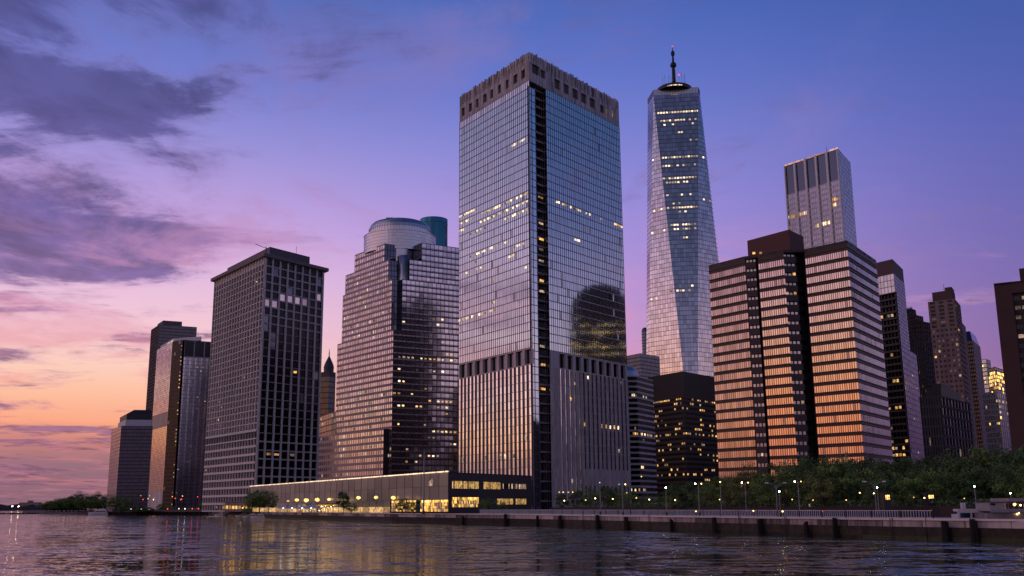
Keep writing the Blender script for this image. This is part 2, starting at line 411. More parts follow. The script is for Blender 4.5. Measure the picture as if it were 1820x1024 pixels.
sky = mix(MN('MULTIPLY', dens, .92), sky, vm.outputs[0])
# thin pink wisps
n2 = cloud(-35, (1.0, .6, 1), 1.5, 9, (2.3, 5.2, 0), .6, .62)
wis = MN('MULTIPLY', MR(n2, .48, .66), MR(g, -.3, .1))
pink = ramp(e, [(0, (190, 120, 130)), (6, (240, 150, 150)), (12, (214, 152, 190)), (20, (150, 128, 192)), (28, (118, 116, 184)), (44, (80, 90, 150))])
sky = mix(MN('MULTIPLY', wis, .6), sky, pink)
bg = nt.nodes.new('ShaderNodeBackground'); nt.links.new(sky, bg.inputs[0]); bg.inputs[1].default_value = 1.0
# a weak physical twilight over the painted colours of the dome
sn = nt.nodes.new('ShaderNodeTexSky'); sn.sky_type = 'NISHITA'; sn.sun_disc = False
sn.sun_elevation = math.radians(2); sn.sun_rotation = math.radians(-80)
bg2 = nt.nodes.new('ShaderNodeBackground'); nt.links.new(sn.outputs[0], bg2.inputs[0]); bg2.inputs[1].default_value = .004
ads = nt.nodes.new('ShaderNodeAddShader'); nt.links.new(bg.outputs[0], ads.inputs[0]); nt.links.new(bg2.outputs[0], ads.inputs[1])
wo = nt.nodes.new('ShaderNodeOutputWorld'); nt.links.new(ads.outputs[0], wo.inputs[0])
W.cycles.sampling_method = 'MANUAL'; W.cycles.sample_map_resolution = 1024
sd = bpy.data.lights.new('sun', 'SUN'); so = bpy.data.objects.new('sun', sd); COL.objects.link(so)
sd.energy = .42; sd.angle = math.radians(90); sd.color = (1, .63, .54)
dv = Vector((math.sin(math.radians(-105)) * math.cos(math.radians(12)), math.cos(math.radians(-105)) * math.cos(math.radians(12)), math.sin(math.radians(12))))
so.rotation_euler = dv.to_track_quat('Z', 'Y').to_euler()
vs = SC.view_settings; vs.view_transform = 'Standard'; vs.look = 'None'; vs.exposure = 0; vs.gamma = 1; vs.use_curve_mapping = False
SC.cycles.max_bounces = 6; SC.cycles.caustics_reflective = False; SC.cycles.sample_clamp_indirect = 4.0
SC.cycles.use_denoising = True

# ------------------------------------------------------------------ water and land
def water_mat():
    m, nt, b = new_mat('river_water')
    b.inputs['Base Color'].default_value = (.105, .115, .060, 1); b.inputs['Specular Tint'].default_value = (1, .95, .80, 1); b.inputs['Roughness'].default_value = .05; b.inputs['IOR'].default_value = 1.33
    # wave slopes at four sizes tilt the surface normal
    tc = N(nt, 'ShaderNodeTexCoord'); acc = None
    for sc, st, k, rot in ((.035, (.55, 1, 1), .16, 12), (.13, (.5, 1, 1), .50, -14), (.42, (.55, 1, 1), .66, 10), (1.5, (.7, 1, 1), .50, -5)):
        mp = N(nt, 'ShaderNodeMapping'); mp.inputs['Scale'].default_value = st; mp.inputs['Rotation'].default_value = (0, 0, math.radians(rot))
        no = N(nt, 'ShaderNodeTexNoise'); no.inputs['Scale'].default_value = sc; no.inputs['Detail'].default_value = 2; no.inputs['Distortion'].default_value = .5
        nt.links.new(tc.outputs['Object'], mp.inputs[0]); nt.links.new(mp.outputs[0], no.inputs['Vector'])
        sb = N(nt, 'ShaderNodeVectorMath', operation='SUBTRACT'); sb.inputs[1].default_value = (.5, .5, .5); nt.links.new(no.outputs['Color'], sb.inputs[0])
        ml = N(nt, 'ShaderNodeVectorMath', operation='MULTIPLY'); ml.inputs[1].default_value = (k * .8, k * 1.6, 0); nt.links.new(sb.outputs[0], ml.inputs[0])
        if acc is None: acc = ml.outputs[0]
        else:
            ad = N(nt, 'ShaderNodeVectorMath', operation='ADD'); nt.links.new(acc, ad.inputs[0]); nt.links.new(ml.outputs[0], ad.inputs[1]); acc = ad.outputs[0]
    ad = N(nt, 'ShaderNodeVectorMath', operation='ADD'); ad.inputs[1].default_value = (0, 0, 1); nt.links.new(acc, ad.inputs[0])
    nm = N(nt, 'ShaderNodeVectorMath', operation='NORMALIZE'); nt.links.new(ad.outputs[0], nm.inputs[0]); nt.links.new(nm.outputs[0], b.inputs['Normal'])
    return m
WAT = water_mat()
mb = MB(); R_ = 30000
mb.face([(-R_, -R_, 0), (R_, -R_, 0), (R_, R_, 0), (-R_, R_, 0)], WAT); tag(mb.build('river'), kind='structure')
shore_px = [(2050, 976), (1830, 966), (1540, 957.5), (1240, 946.5), (960, 936), (700, 929), (460, 920.5)]
SH = [xy(atz(x, y, 0)) for x, y in shore_px]
SH += [xy(gx(385, 900)), xy(gx(300, 1000)), xy(gx(170, 1150)), xy(gx(78, 1300))]
PAVE = plain('paving', (.10, .095, .095), .9, scale=.2)
SW = plain('seawall_concrete', (.36, .31, .30), .85, var=.75, scale=.8, streak=True)
SWD = plain('tidal_stone', (.040, .030, .020), .8, var=.9, scale=.7)
land = [tuple(p) for p in SH] + [(-900, 1900), (-900, 3000), (1500, 3000), (1500, 100), (SH[0].x + 300, SH[0].y - 40)]
mb = MB(); mb.prism(land[::1], -2, GZ, PAVE)
lo_ = mb.build('ground'); tag(lo_, kind='structure')
def off_line(pts, o):
    out = []
    for i, p in enumerate(pts):
        d = (pts[min(i+1, len(pts)-1)] - pts[max(i-1, 0)]).normalized(); out.append(p + Vector((d.y, -d.x)) * o)
    return out
def strip(mb, pts, o0, o1, z0, z1, mat, seg=None):
    A = off_line(pts, o0); B = off_line(pts, o1)
    for i in range(len(pts) - 1):
        mb.prism([tuple(p) for p in (A[i], A[i+1], B[i+1], B[i])], z0, z1, mat)
def resample(pts, step):
    out = []; carry = 0.0
    for i in range(len(pts) - 1):
        a, b = pts[i], pts[i+1]; L = (b - a).length; t = carry
        while t < L: out.append(a.lerp(b, t / L)); t += step
        carry = t - L
    return out
# which side is the river: towards the camera
sgn = 1 if (off_line(SH, 1)[3]).length < SH[3].length else -1
SHW = SH[:7]
sw = thing('seawall', (SH[3].x, SH[3].y, 0), 'long stone and pale concrete seawall along the dark river', 'seawall')
mb = MB(); strip(mb, SHW, sgn * .9, sgn * -.2, -1, 2.45, SWD); mb.build('tidal_base', sw)
mb = MB(); strip(mb, SHW, sgn * .93, sgn * -.1, -.2, .75, plain('algae_stain', (.030, .036, .014), .7, var=.9, scale=1.1)); mb.build('algae_band', sw)
mb = MB()
RS = resample(SHW, 9.0)
for i in range(len(RS) - 1):
    d = (RS[i+1] - RS[i]); e_ = d.normalized() * .12
    mb2 = [RS[i] + e_, RS[i+1] - e_]
    strip(mb, mb2, sgn * .55, sgn * -.1, 2.45, GZ - .25, SW)
mb.build('concrete_panels', sw)
mb = MB(); strip(mb, SHW, sgn * .95, sgn * -.6, GZ - .25, GZ + .12, CW); mb.build('coping', sw)
# worn timber fender piles standing against the wall
pile_px = [830, 905, 965, 1004, 1069, 1121, 1206, 1279, 1362, 1442, 1495, 1688, 1738]
def on_shore(x, off=0.0, pts=None):
    pts = pts or SH; best = None
    ctr = Vector(((x - 910) / F / math.cos(PITCH), 1)) 
    for i in range(len(pts) - 1):
        for k in range(60):
            p = pts[i].lerp(pts[i+1], k / 60); px = proj((p.x, p.y, 3))[0]
            if best is None or abs(px - x) < best[0]: best = (abs(px - x), p, (pts[i+1] - pts[i]).normalized())
    p, d = best[1], best[2]
    return p + Vector((d.y, -d.x)) * sgn * off
TIM = plain('tarred_timber', (.012, .010, .009), .9, var=.5, scale=2.)
for i, x in enumerate(pile_px):
    p = on_shore(x, 1.7); h = random.choice([2.9, 3.3, 3.7, 3.5]); w = random.uniform(.55, .95) if x < 1600 else 1.0
    mb = MB(); 
    for q in range(3):
        an = q * 2.1 + i; mb.bar((p.x + .35*math.cos(an), p.y + .35*math.sin(an), -1.5), (p.x + .2*math.cos(an), p.y + .2*math.sin(an), h + (.15 * q)), w * .55, TIM, w * .5, 8)
    o = mb.build('timber_pile')
    tag(o, 'dark tarred timber fender pile standing against the pale concrete seawall', 'pile', 'fender piles along the seawall')
for x in (880, 1040, 1160, 1320, 1402, 1590, 1650):
    p = on_shore(x, 1.05); q = on_shore(x + 3, 1.05); dd_ = (q - p).normalized(); mb = MB()
    for s_ in (0, .6): v = p + dd_ * s_; mb.bar((v.x, v.y, -.3), (v.x, v.y, GZ + .5), .05, MD, sides=5)
    for k in range(10): v = p; w = p + dd_ * .6; mb.bar((v.x, v.y, .2 + k * .4), (w.x, w.y, .2 + k * .4), .03, MD, sides=4)
    tag(mb.build('quay_ladder'), 'dark iron ladder fixed to the seawall between fender piles', 'ladder', 'ladders on the seawall')
# promenade railing
rl = thing('promenade_railing', (SH[3].x, SH[3].y, GZ), 'pale slatted metal railing running along the waterfront promenade', 'railing')
RP = [on_shore(x, -5) for x in (1630, 1540, 1400, 1240, 1100, 960, 830)]
mb = MB(); mb2 = MB()
pts = resample(RP, .62)
for p in pts: mb.box(p.x - .09, p.x + .09, p.y - .02, p.y + .02, GZ + .15, GZ + 1.42, WHM)
mb.build('balusters', rl)
mb = MB(); strip(mb, RP, .05, -.05, GZ + 1.42, GZ + 1.52, WHM); strip(mb, RP, .05, -.05, GZ + .1, GZ + .18, WHM); mb.build('handrail', rl)
for p in resample(RP, 7.4):
    mb = MB(); mb.box(p.x - .09, p.x + .09, p.y - .09, p.y + .09, GZ, GZ + 1.6, MD); mb.build('post', rl)
# pale walkway band just behind, then the clipped hedge bank
mb = MB(); strip(mb, [on_shore(x, -12) for x in (1800, 1540, 1240, 960, 800)], 4, -4, GZ, GZ + .02, CO); tag(mb.build('promenade_path'), kind='structure')
mb = MB(); strip(mb, [on_shore(x, -24) for x in (1900, 1540, 1240, 960, 880)], 1, -1, GZ, GZ + 2.2, plain('dark_brick', (.045, .03, .03), .9, var=.4, scale=1.2))
tag(mb.build('retaining_wall'), 'low dark brick wall behind the promenade railing under the park trees', 'wall')
# ------------------------------------------------------------------ the tall glass tower with a stone crown (centre)
def roofpts(near, D, left, right):
    n = at(*near, D); z = n.z
    return n, (atz(*left, z) if left else None), (atz(*right, z) if right else None), z
def tower_goldglass():
    n, l, r, zt = roofpts((940, 93), 520, (817, 173.5), (1099.4, 181.7))
    T = thing('glass_tower', (n.x, n.y, GZ), 'tallest nearby blue glass tower with weathered stone crown and dark vertical corner slot', 'skyscraper')
    a, c, b = xy(l), xy(n), xy(r)
    dr = (b - c).normalized(); nr_ = Vector((dr.y, -dr.x)); Lr = (b - c).length
    dl = (c - a).normalized(); nl_ = Vector((dl.y, -dl.x))
    zc = zat(c, 142); zm1, zm0 = zat(c, 617), zat(c, 647)
    def pane(c_, r):
        k = random.random(); return OPG if k < .008 else (BLG if k < .025 else GB)
    vwf = lambda i: .20 if i % 2 == 0 else .06
    # upper glass, left-hand wall
    nfl = 33
    mb = MB(); P1 = facade(mb, a, c, zm1, zc, 38, nfl, GB, MU, vw=vwf, vd=.16, hh=.26, hd=.12, jit=.003, sp=.10,
                           hmat=lambda r: MU, gmat=lambda c_, r: GP if r > nfl - 2 else pane(c_, r))
    g1 = mb.build('glass_wall', T)
    s1 = [(817, 389, 941, 349, .95, 6), (817, 403, 941, 363, .95, 6), (817, 418, 862, 404, .85, 6), (895, 391, 941, 377, .8, 6), (905, 262, 938, 246, .6), (828, 463, 905, 435, .5),
          (905, 440, 940, 428, .5), (845, 472, 925, 449, .55), (825, 492, 860, 478, .5), (890, 497, 912, 495, .7), (850, 515, 880, 500, .6), (817, 571, 880, 553, .8), (895, 554, 905, 550, .9), (930, 482, 942, 480, .5), (855, 541, 880, 535, .4)]
    lit_windows(g1, [p for p in P1 if near_seg(p, s1)], [L_WARM, L_WARM, L_DIM], v0=.52, v1=.86, u0=.05, u1=.9)
    # right-hand wall starts behind the notch
    c1 = c + dr * (Lr * .075) - nr_ * 1.2; c1b = c + dr * (Lr * .085)
    s_in = c + dr * (Lr * .085) - nr_ * 4.5; s_out = c + dr * (Lr * .165) - nr_ * 4.5
    c2 = c + dr * (Lr * .165)
    mb = MB(); facade(mb, c - nr_ * 1.2, c1, GZ, zc - 3, 2, 56, GB, MU, vw=.25, hh=.35); mb.build('corner_return', T)
    SLB = plain('slot_balcony', (.34, .28, .26), .7)
    mb = MB(); facade(mb, s_in, s_out, GZ, zc - 2, 2, 46, GD, SLB, vw=.2, hh=.9, hd=2.2)
    facade(mb, c1, s_in, GZ, zc - 2, 3, 46, GD, SLB, vw=.15, hh=.5); facade(mb, s_out, c2, GZ, zc - 2, 3, 46, GD, SLB, vw=.15, hh=.5); sl = mb.build('corner_slot', T)
    PS = []; du = s_out - s_in
    for y in (355, 401, 429, 447, 467, 502, 521, 618, 650, 693):
        z = zat(s_out, y); PS.append((0, 0, s_in + nr_ * 2.4, du.normalized(), nr_, .8, du.length - .6, z - 1.3, z + 1.0))
    lit_windows(sl, PS, [L_AMB, L_DIM, L_DIM], v0=.3, v1=.85, name='lit_balcony')
    mb = MB(); P2 = facade(mb, c2, b, zm1, zc, 40, nfl, GB, MU, vw=vwf, vd=.16, hh=.26, hd=.12, jit=.0014, sp=.10, gmat=pane); g2 = mb.build('glass_wall', T)
    s2 = [(989, 358, 1040, 378, .75), (1092, 402, 1108, 407, .8), (1015, 430, 1040, 437, .6), (1040, 377, 1070, 392, .3), (993, 452, 1000, 455, .6), (1022, 533, 1045, 540, .6), (1010, 557, 1014, 560, .5)]
    lit_windows(g2, [p for p in P2 if near_seg(p, s2)], [L_WARM, L_DIM, L_AMB], v0=.52, v1=.86, u0=.05, u1=.9)
    # crown
    LVR = plain('louvre_metal', (.07, .058, .055), .6, var=.6, scale=.9, streak=True)
    mb = MB(); holes = [(.035 + i * .108, .035 + i * .108 + random.uniform(.04, .058), .18, .50) for i in range(9)]
    pierced(mb, a, c, zc, zt, holes, CR, 1.2, LVR, T, 'crown_opening')
    holes = [(.03, .105, .32, .66), (.115, .165, .32, .62)] + [(.26 + i * .097, .26 + i * .097 + .062, .20, .56) for i in range(5)] + [(.77, .815, .2, .5), (.845, .87, .18, .52, L_DIM), (.915, .94, .2, .56, L_DIM)]
    pierced(mb, c, b, zc, zt, holes, CR, 1.2, LVR, T, 'crown_opening')
    bp = [c, b, b + (a - c), a]
    blank(mb, [b, bp[2], a], zc, zt, CR)
    mb.prism([tuple(p) for p in bp], zt - 3, zt - 2.6, RF); mb.prism([tuple(p) for p in bp], zc - .3, zc - .02, CR)
    # irregular open lattice along the parapet and thin stone ribs down the band
    for A, B_, k in ((a, c, 34), (c, b, 44)):
        d_ = (B_ - A); L = d_.length; d_ = d_ / L; nn = Vector((d_.y, -d_.x))
        for i in range(int(L / 1.7)):
            q = A + d_ * (i + .5) * 1.7; mb.prism([tuple(q + nn * .28), tuple(q + d_ * .35 + nn * .28), tuple(q + d_ * .35), tuple(q)], zc + (zt - zc) * .66, zt - .2, CR)
        for i in range(k):
            u = (i + .2) / k * L; w = random.uniform(.35, .9); q = A + d_ * u
            h0 = zt - random.uniform(2.2, 5.5)
            mb.prism([tuple(q + nn * .25), tuple(q + d_ * w + nn * .25), tuple(q + d_ * w - nn * .5), tuple(q - nn * .5)], h0, zt + random.uniform(.1, 1.3), CR)
    mb.build('stone_crown', T)
    # tall dark storey part way down
    mb = MB(); holes = [(.015 + i * .111, .015 + i * .111 + .082, .05, .93) for i in range(9)]
    pierced(mb, a, c, zm0, zm1, holes, ST, 1.6, GD, T, 'tall_window')
    mb.build('tall_storey', T); mb = MB()
    holes = [(.26 + i * .083, .26 + i * .083 + .058, .05, .92) for i in range(9)]
    pierced(mb, c + dr * Lr * .17, b, zm0, zm1, [((h[0] - .17) / .83, (h[1] - .17) / .83, h[2], h[3]) for h in holes], ST, 1.6, GK, T, 'tall_window')
    mb.build('tall_storey', T)
    # ribbed base
    cols = [0]
    for i in range(19): cols += [(i + .68) / 19, (i + 1) / 19]
    rows = [lerp(GZ, zm0, i / 17) for i in range(18)]
    mb = MB(); P3 = facade(mb, a, c, 0, 0, cols, rows, GP, MG, vw=.14, vd=.35, hh=.28, hd=.05, jit=.004, gmat=lambda c_, r: GP if c_ % 2 == 0 else GD)
    w3 = mb.build('ribbed_base', T)
    lit_windows(w3, [p for p in P3 if p[0] % 2 == 0 and (near_seg(p, [(817, 728, 870, 725, .15), (817, 800, 940, 780, .18), (817, 822, 940, 812, .25, 9)]))], [L_WARM, L_DIM], v0=.2, v1=.8)
    cols = [0]
    for i in range(18): cols += [(i + .5) / 18, (i + 1) / 18]
    def g4(c_, r):
        k = c_ // 2
        if c_ % 2: return ST
        if k < 2: return ST
        if k < 7: return GP
        return GK if r > 4 else (ST if r > 2 else GK)
    mb = MB(); P4 = facade(mb, c2, b, 0, 0, cols, rows, GD, ST, vw=.3, vd=.45, hh=.25, hd=.03, jit=.004, gmat=g4)
    w4 = mb.build('ribbed_base', T)
    lit_windows(w4, [p for p in P4 if p[0] % 2 == 0 and p[0] > 6 and near_seg(p, [(975, 756, 1000, 756, .5), (980, 782, 1120, 800, .5), (1035, 752, 1120, 758, .45), (1030, 818, 1125, 822, .6), (990, 828, 1010, 828, .5),
                                    (1000, 850, 1020, 852, .6, 6), (1000, 700, 1120, 700, .06, 40)])], [L_DIM, L_WARM, L_AMB], v0=.25, v1=.75)
    mb = MB(); blank(mb, [b, bp[2], a], GZ, zc, GD); mb.build('plain_wall', T)
    return T, a, c, b, zt
tower_goldglass()

# ------------------------------------------------------------------ grid-fronted slab with an overhanging cornice
def tower_grid():
    n, l, r, zt = roofpts((471.4, 457), 720, (382.5, 500.5), (575.8, 482.5))
    T = thing('grid_tower', (n.x, n.y, GZ), 'dark office slab with pale concrete grid and flat overhanging roof cornice', 'skyscraper')
    a, c, b = xy(l), xy(n), xy(r); zb = GZ
    zl = zat(c, 768)
    # left: narrow bays
    nr_ = 27
    mb = MB(); P = facade(mb, a, c, zl + 2, zt, 19, nr_, None, CW, vw=1.05, vd=.75, hh=.7, hd=.3, rec=.3, gmat=lambda c_, r: CW if r == nr_ - 1 else None)
    facade(mb, a, c, zb, zl - 4, 19, 9, None, CW, vw=.75, vd=.5, hh=1.6, hd=.75, rec=.4)
    PL = facade(MB(), a, c, zb, zl - 4, 19, 9)
    facade(mb, a, c, zl - 4, zl + .5, 19, 1, None, CO, vw=.55, vd=.5, hh=.3, hd=.4, rec=.5); PM = facade(MB(), a, c, zl - 4, zl + .5, 19, 1)
    mb.build('concrete_grid', T)
    mb = MB(); d = (c - a).normalized(); nn = Vector((d.y, -d.x))
    mb.prism([tuple(a + nn * 1.0), tuple(c + nn * 1.0), tuple(c - nn * .2), tuple(a - nn * .2)], zl + .6, zl + 1.9, WP); mb.build('ledge', T)
    # right: eight wide bays, spandrels pale above and below, dark in the middle
    PIT = plain('dusk_spandrel', (.30, .26, .25), .7)
    rows = 30; zr = [lerp(zb, zt, i / rows) for i in range(rows + 1)]
    mb = MB()
    PR = facade(mb, c, b, 0, 0, 8, zr, None, CW, vw=lambda i: 2.8 if i in (0, 8) else 1.25, vd=.55, hh=lambda r: 1.05 if (r <= 8 or r >= 22) else .8, hd=.2, rec=.5,
                hmat=lambda r: CO if (r <= 8 or r >= 22) else PIT)
    mb.build('concrete_grid', T)
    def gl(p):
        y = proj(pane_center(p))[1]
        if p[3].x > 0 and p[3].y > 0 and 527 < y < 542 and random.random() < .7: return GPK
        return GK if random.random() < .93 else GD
    single_windows(T, PR + [p for p in P if p[1] < nr_ - 1] + PL + PM, gl, rec=.5)
    lit_windows(T, [p for p in PR if near_seg(p, [(460, 812, 520, 810, .5, 8), (540, 820, 562, 822, .5, 6), (500, 664, 565, 674, .4, 5), (500, 690, 560, 690, .04, 60)])] + [p for p in P + PL if random.random() < .012], [L_AMB, L_DIM], v0=.45, v1=.75, u0=.2, u1=.8, off=.05)
    bp = back_poly(a, c, b)
    mb = MB(); blank(mb, [b, bp[2], a], zb, zt, CO); mb.build('plain_wall', T)
    # cornice
    dl = (a - c).normalized(); dr = (b - c).normalized(); o = 3.2
    q0 = c - dl * o - dr * o; q1 = b + dr * o - dl * o; q2 = bp[2] + dl * o + dr * o; q3 = a + dl * o - dr * o
    q0 = c - dl * o * .8 - dr * o * .8
    mb = MB(); mb.prism([tuple(q) for q in (q0, q1, q2, q3)], zt, zt + 2.4, plain('cornice_concrete', (.24, .20, .20), .8), top=RF); mb.build('cornice', T)
    ph = [c + dl * 6 + dr * 7, c + dl * 6 + (b - c) * .80, bp[2] - dl * 8 - dr * 8, a - dl * 10 + dr * 7]
    mb = MB(); mb.prism([tuple(q) for q in ph], zt + 2.4, zt + 10.5, plain('plant_room_metal', (.13, .105, .12), .6), top=RF); mb.build('plant_room', T)
    mb = MB(); p = c + dl * 3 + dr * 2; mb.bar((p.x, p.y, zt + 2), (p.x, p.y, zt + 9), .3, MD); mb.bar((p.x + 1.5, p.y, zt + 7), (p.x - 8, p.y, zt + 11), .22, MD); mb.bar((p.x+1, p.y, zt + 5), (p.x+3, p.y+1, zt + 3), .6, WP)
    mb.build('window_cleaning_crane', T)
    mb = MB(); q = c + dr * 38 + dl * 15; mb.bar((q.x, q.y, zt + 10), (q.x, q.y, zt + 19), .14, MD); mb.build('antenna', T)
tower_grid()

# ------------------------------------------------------------------ stepped granite tower with a glass drum top
def tower_dome():
    n, l, _, z1 = roofpts((699.5, 586), 880, (600, 612), None)
    T = thing('stepped_tower', (n.x, n.y, GZ), 'stepped rose granite tower topped by round pale drums and a teal cylinder', 'skyscraper')
    c, a = xy(n), xy(l); dl = (a - c).normalized()
    rr = atz(804, 431, at(740.6, 422, 900).z); rn = at(740.6, 422, 900); dr = (xy(rr) - xy(rn)).normalized()
    b = c + dr * 104
    nl = Vector((-dl.y, dl.x)); nl = nl if nl.dot(-c) > 0 else -nl
    nr_ = Vector((dr.y, -dr.x))
    FH = 5.3
    BRG = glass('grey_rose_spandrel', (.34, .29, .30), .25)
    cells_l = []; wl = MB(); wr = MB(); dk = MB()
    def tier(z0, z1, tl, tls, tr, tre, s=0.0, gl_r=None, nm=None):
        """tl: where the left wall starts (m from corner), tls: its far end; tr/tre same on the right; s: set-back of both planes"""
        nf = max(1, round((z1 - z0) / FH))
        A = c + dl * tls - nl * s; B = c + dl * tl - nl * s
        cells_l.extend(facade(wl, A, B, z0, z1, max(2, round((tls - tl) / 3.15)), nf, GPK, PK, vw=1.0, vd=.08, hh=2.25, hd=.08, jit=.004))
        C_ = c + dr * tr - nr_ * s; D_ = c + dr * tre - nr_ * s
        p = facade(wr, C_, D_, z0, z1, max(2, round((tre - tr) / 4.2)), nf, GW, BRN, vw=.42, vd=.1, hh=1.0, hd=.1, jit=.005, sp=.3, spm=BRG)
        if tl > .5 or tr > .5:
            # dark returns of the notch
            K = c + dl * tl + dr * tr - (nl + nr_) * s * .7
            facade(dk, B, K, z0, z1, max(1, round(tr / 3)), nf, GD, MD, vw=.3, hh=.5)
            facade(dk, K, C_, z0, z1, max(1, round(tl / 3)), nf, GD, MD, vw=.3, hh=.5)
        # stepped ends
        far = A - nl * 30; wl.face([(far.x, far.y, z0), (A.x, A.y, z0), (A.x, A.y, z1), (far.x, far.y, z1)], PK)
        e2 = D_ - nr_ * 30; wr.face([(D_.x, D_.y, z0), (e2.x, e2.y, z0), (e2.x, e2.y, z1), (D_.x, D_.y, z1)], PK)
        M_ = c + dl * max(tl, 0) + dr * max(tr, 0) - (nl + nr_) * s * .7
        top = [A, B, M_, C_, D_, D_ + (A - B) * .8, A + (D_ - C_) * .8]
        wl.face([(q.x, q.y, z1 - .05) for q in top], RF)
        return p
    L1 = (a - c).length
    def ul(x, y_, z):   # distance along the left wall of an image column
        p = xy(atz(x, y_, z)); return (p - c).dot(dl)
    zA = zat(c, 762); zB = z1; zC = zat(c, 494.6); zD = zat(c, 457); zE = zat(c, 424) 
    base_l = L1 * 1.62
    # base block stands forward
    pb = []
    cb_ = c + nl * 4 - dr * 6
    cells_b = facade(wl, c + dl * base_l + nl * 5 , c + nl * 5 - dl * -5, GZ, zA, 40, 12, GPK, PK, vw=1.1, vd=.06, hh=2.3, hd=.08)
    q1 = c + dl * 5 + nl * 5; q2 = c + dl * 5 - nl * 1
    wl.face([(q1.x, q1.y, GZ), (q2.x, q2.y, GZ), (q2.x, q2.y, zA), (q1.x, q1.y, zA)], BRN)
    A_ = c + dl * base_l + nl * 5
    wl.face([(q.x, q.y, zA - .05) for q in (A_, q1, q2, c + dl * base_l - nl * 30)], RF)
    pr = tier(GZ, zB, 0, L1, 0, 107)
    pr += tier(zB, zC, 4.8, L1 * .93, 8, 102, .5)
    pr += tier(zC, zD, 12.4, L1 * .90, 15, 100, 1.1)
    pr += tier(zD, zE, 20.6, L1 * .74, 27.5, 88, 1.6)
    zE2 = zE
    wlo = wl.build('granite_wall', T)
    wro = wr.build('glass_wall', T); dk.build('corner_notch', T)
    cl = cells_l + cells_b
    L_GOLDW = lamp('golden_window', (1, .62, .24), 1.1, var=.7)
    L_PALE = lamp('pale_window_light', (1, .80, .62), .55)
    lit_windows(wlo, [p for p in cl if near_seg(p, [(600, 760, 700, 752, .22, 60), (600, 560, 700, 540, .16, 60), (560, 810, 680, 800, .05, 40)])], [L_DIM, L_DIM, L_PALE], v0=.3, v1=.8, u0=.15, u1=.85)
    segs = [(700, 632, 817, 646, .9, 5), (700, 650, 817, 668, .55), (700, 700, 817, 714, .65), (760, 600, 817, 612, .5), (740, 560, 817, 572, .3), (705, 677, 780, 690, .5), (760, 762, 817, 770, .75), (760, 780, 817, 786, .85), (700, 800, 780, 808, .75, 5),
            (700, 720, 817, 730, .3), (705, 740, 817, 745, .06, 30), (770, 625, 817, 630, .6), (700, 590, 817, 600, .04, 40), (720, 820, 800, 830, .15)]
    lit_windows(wro, [p for p in pr if near_seg(p, segs)], [L_WARM, L_GOLDW, L_AMB, L_DIM], v0=.2, v1=.62, u0=.12, u1=.72)
    # small faceted glass bay low in the notch
    bc2 = c + dl * 13.5 + dr * 17.5
    mb = MB(); zlo = zat(bc2, 508); zhi = zat(bc2, 456)
    mb.lathe(bc2, [(6.6, zlo), (6.6, zhi)], GSK, 8); mb.build('glass_bow', T, True)
    # drums
    dc = xy(at(711, 420, 937)); dist = 937
    def pxw(w): return w * dist / F * 1.0
    r1 = pxw(131) / 2; r2 = pxw(114) / 2
    f1 = dc - dc.normalized() * r1; f2 = dc - dc.normalized() * r2
    za = zE - 3; zb_ = zat(f1, 408); zc_ = zat(f2, 383)
    mb = MB(); prof = [(r1, za)]
    k = 6
    for i in range(k): 
        z0_ = lerp(za, zb_, i / k); z1_ = lerp(za, zb_, (i + 1) / k); prof += [(r1, z0_ + .05), (r1, z1_ - .35), (r1 - .3, z1_ - .3), (r1 - .3, z1_)]
    prof += [(r1 + .3, zb_), (r1 + .3, zb_ + .6), (r2 + 1.5, zb_ + .7)]
    mb.lathe(dc, prof, GSK, 56); mb.build('lower_drum', T)
    mb = MB(); bq = f1 + dc.normalized() * 14.5; prof = [(14, zD - 4)]
    for i in range(4):
        z0_ = lerp(zD - 4, zE + 4, i / 4); z1_ = lerp(zD - 4, zE + 4, (i + 1) / 4); prof += [(14, z0_ + .05), (14, z1_ - .35), (13.7, z1_ - .3), (13.7, z1_)]
    mb.lathe(bq, prof, GSK, 40); mb.build('glass_bow', T)
    mb = MB(); hgt = zc_ - zb_ - 1
    prof = [(r2 + 1.4, zb_ + .6), (r2, zb_ + 1.0), (r2, zb_ + 1 + hgt * .30), (r2 - .25, zb_ + 1 + hgt * .31), (r2 - .25, zb_ + 1 + hgt * .34), (r2 - .1, zb_ + 1 + hgt * .35), (r2 * .985, zb_ + 1 + hgt * .55), (r2 * .95, zb_ + 1 + hgt * .74), (r2 * .88, zb_ + 1 + hgt * .90), (r2 * .76, zb_ + 1 + hgt), (r2 * .4, zb_ + 2 + hgt * 1.06)]
    mb.lathe(dc, prof, GSK, 64)
    for i in range(64):
        an = 2 * math.pi * i / 64; p0 = dc + Vector((math.cos(an), math.sin(an))) * (r2 + .05)
        mb.bar((p0.x, p0.y, zb_ + 1), (p0.x, p0.y, zb_ + 1 + hgt * .5), .12, MG, sides=4)
    mb.build('upper_drum', T)
    mb = MB(); q = dc + Vector((-9, 6)); mb.prism([(q.x - 9, q.y - 4), (q.x + 6, q.y - 4), (q.x + 6, q.y + 6), (q.x - 9, q.y + 6)], zc_, zc_ + 5.5, MD); mb.prism([(q.x - 5, q.y - 3), (q.x + 2, q.y - 3), (q.x + 2, q.y + 5), (q.x - 5, q.y + 5)], zc_ + 5.5, zc_ + 7.5, MD)
    mb.build('roof_plant', T)
    tcn = xy(at(771, 410, 992)); rt_ = 992 / F * 25; ft = tcn - tcn.normalized() * rt_
    mb = MB(); zt_ = zat(ft, 384.5); zbt = zat(ft, 428)
    mb.lathe(tcn, [(rt_, zbt - 8), (rt_, zt_ - 5), (rt_ + .3, zt_ - 4.8), (rt_ + .3, zt_), (rt_ - 2, zt_ + .2)], GT, 40)
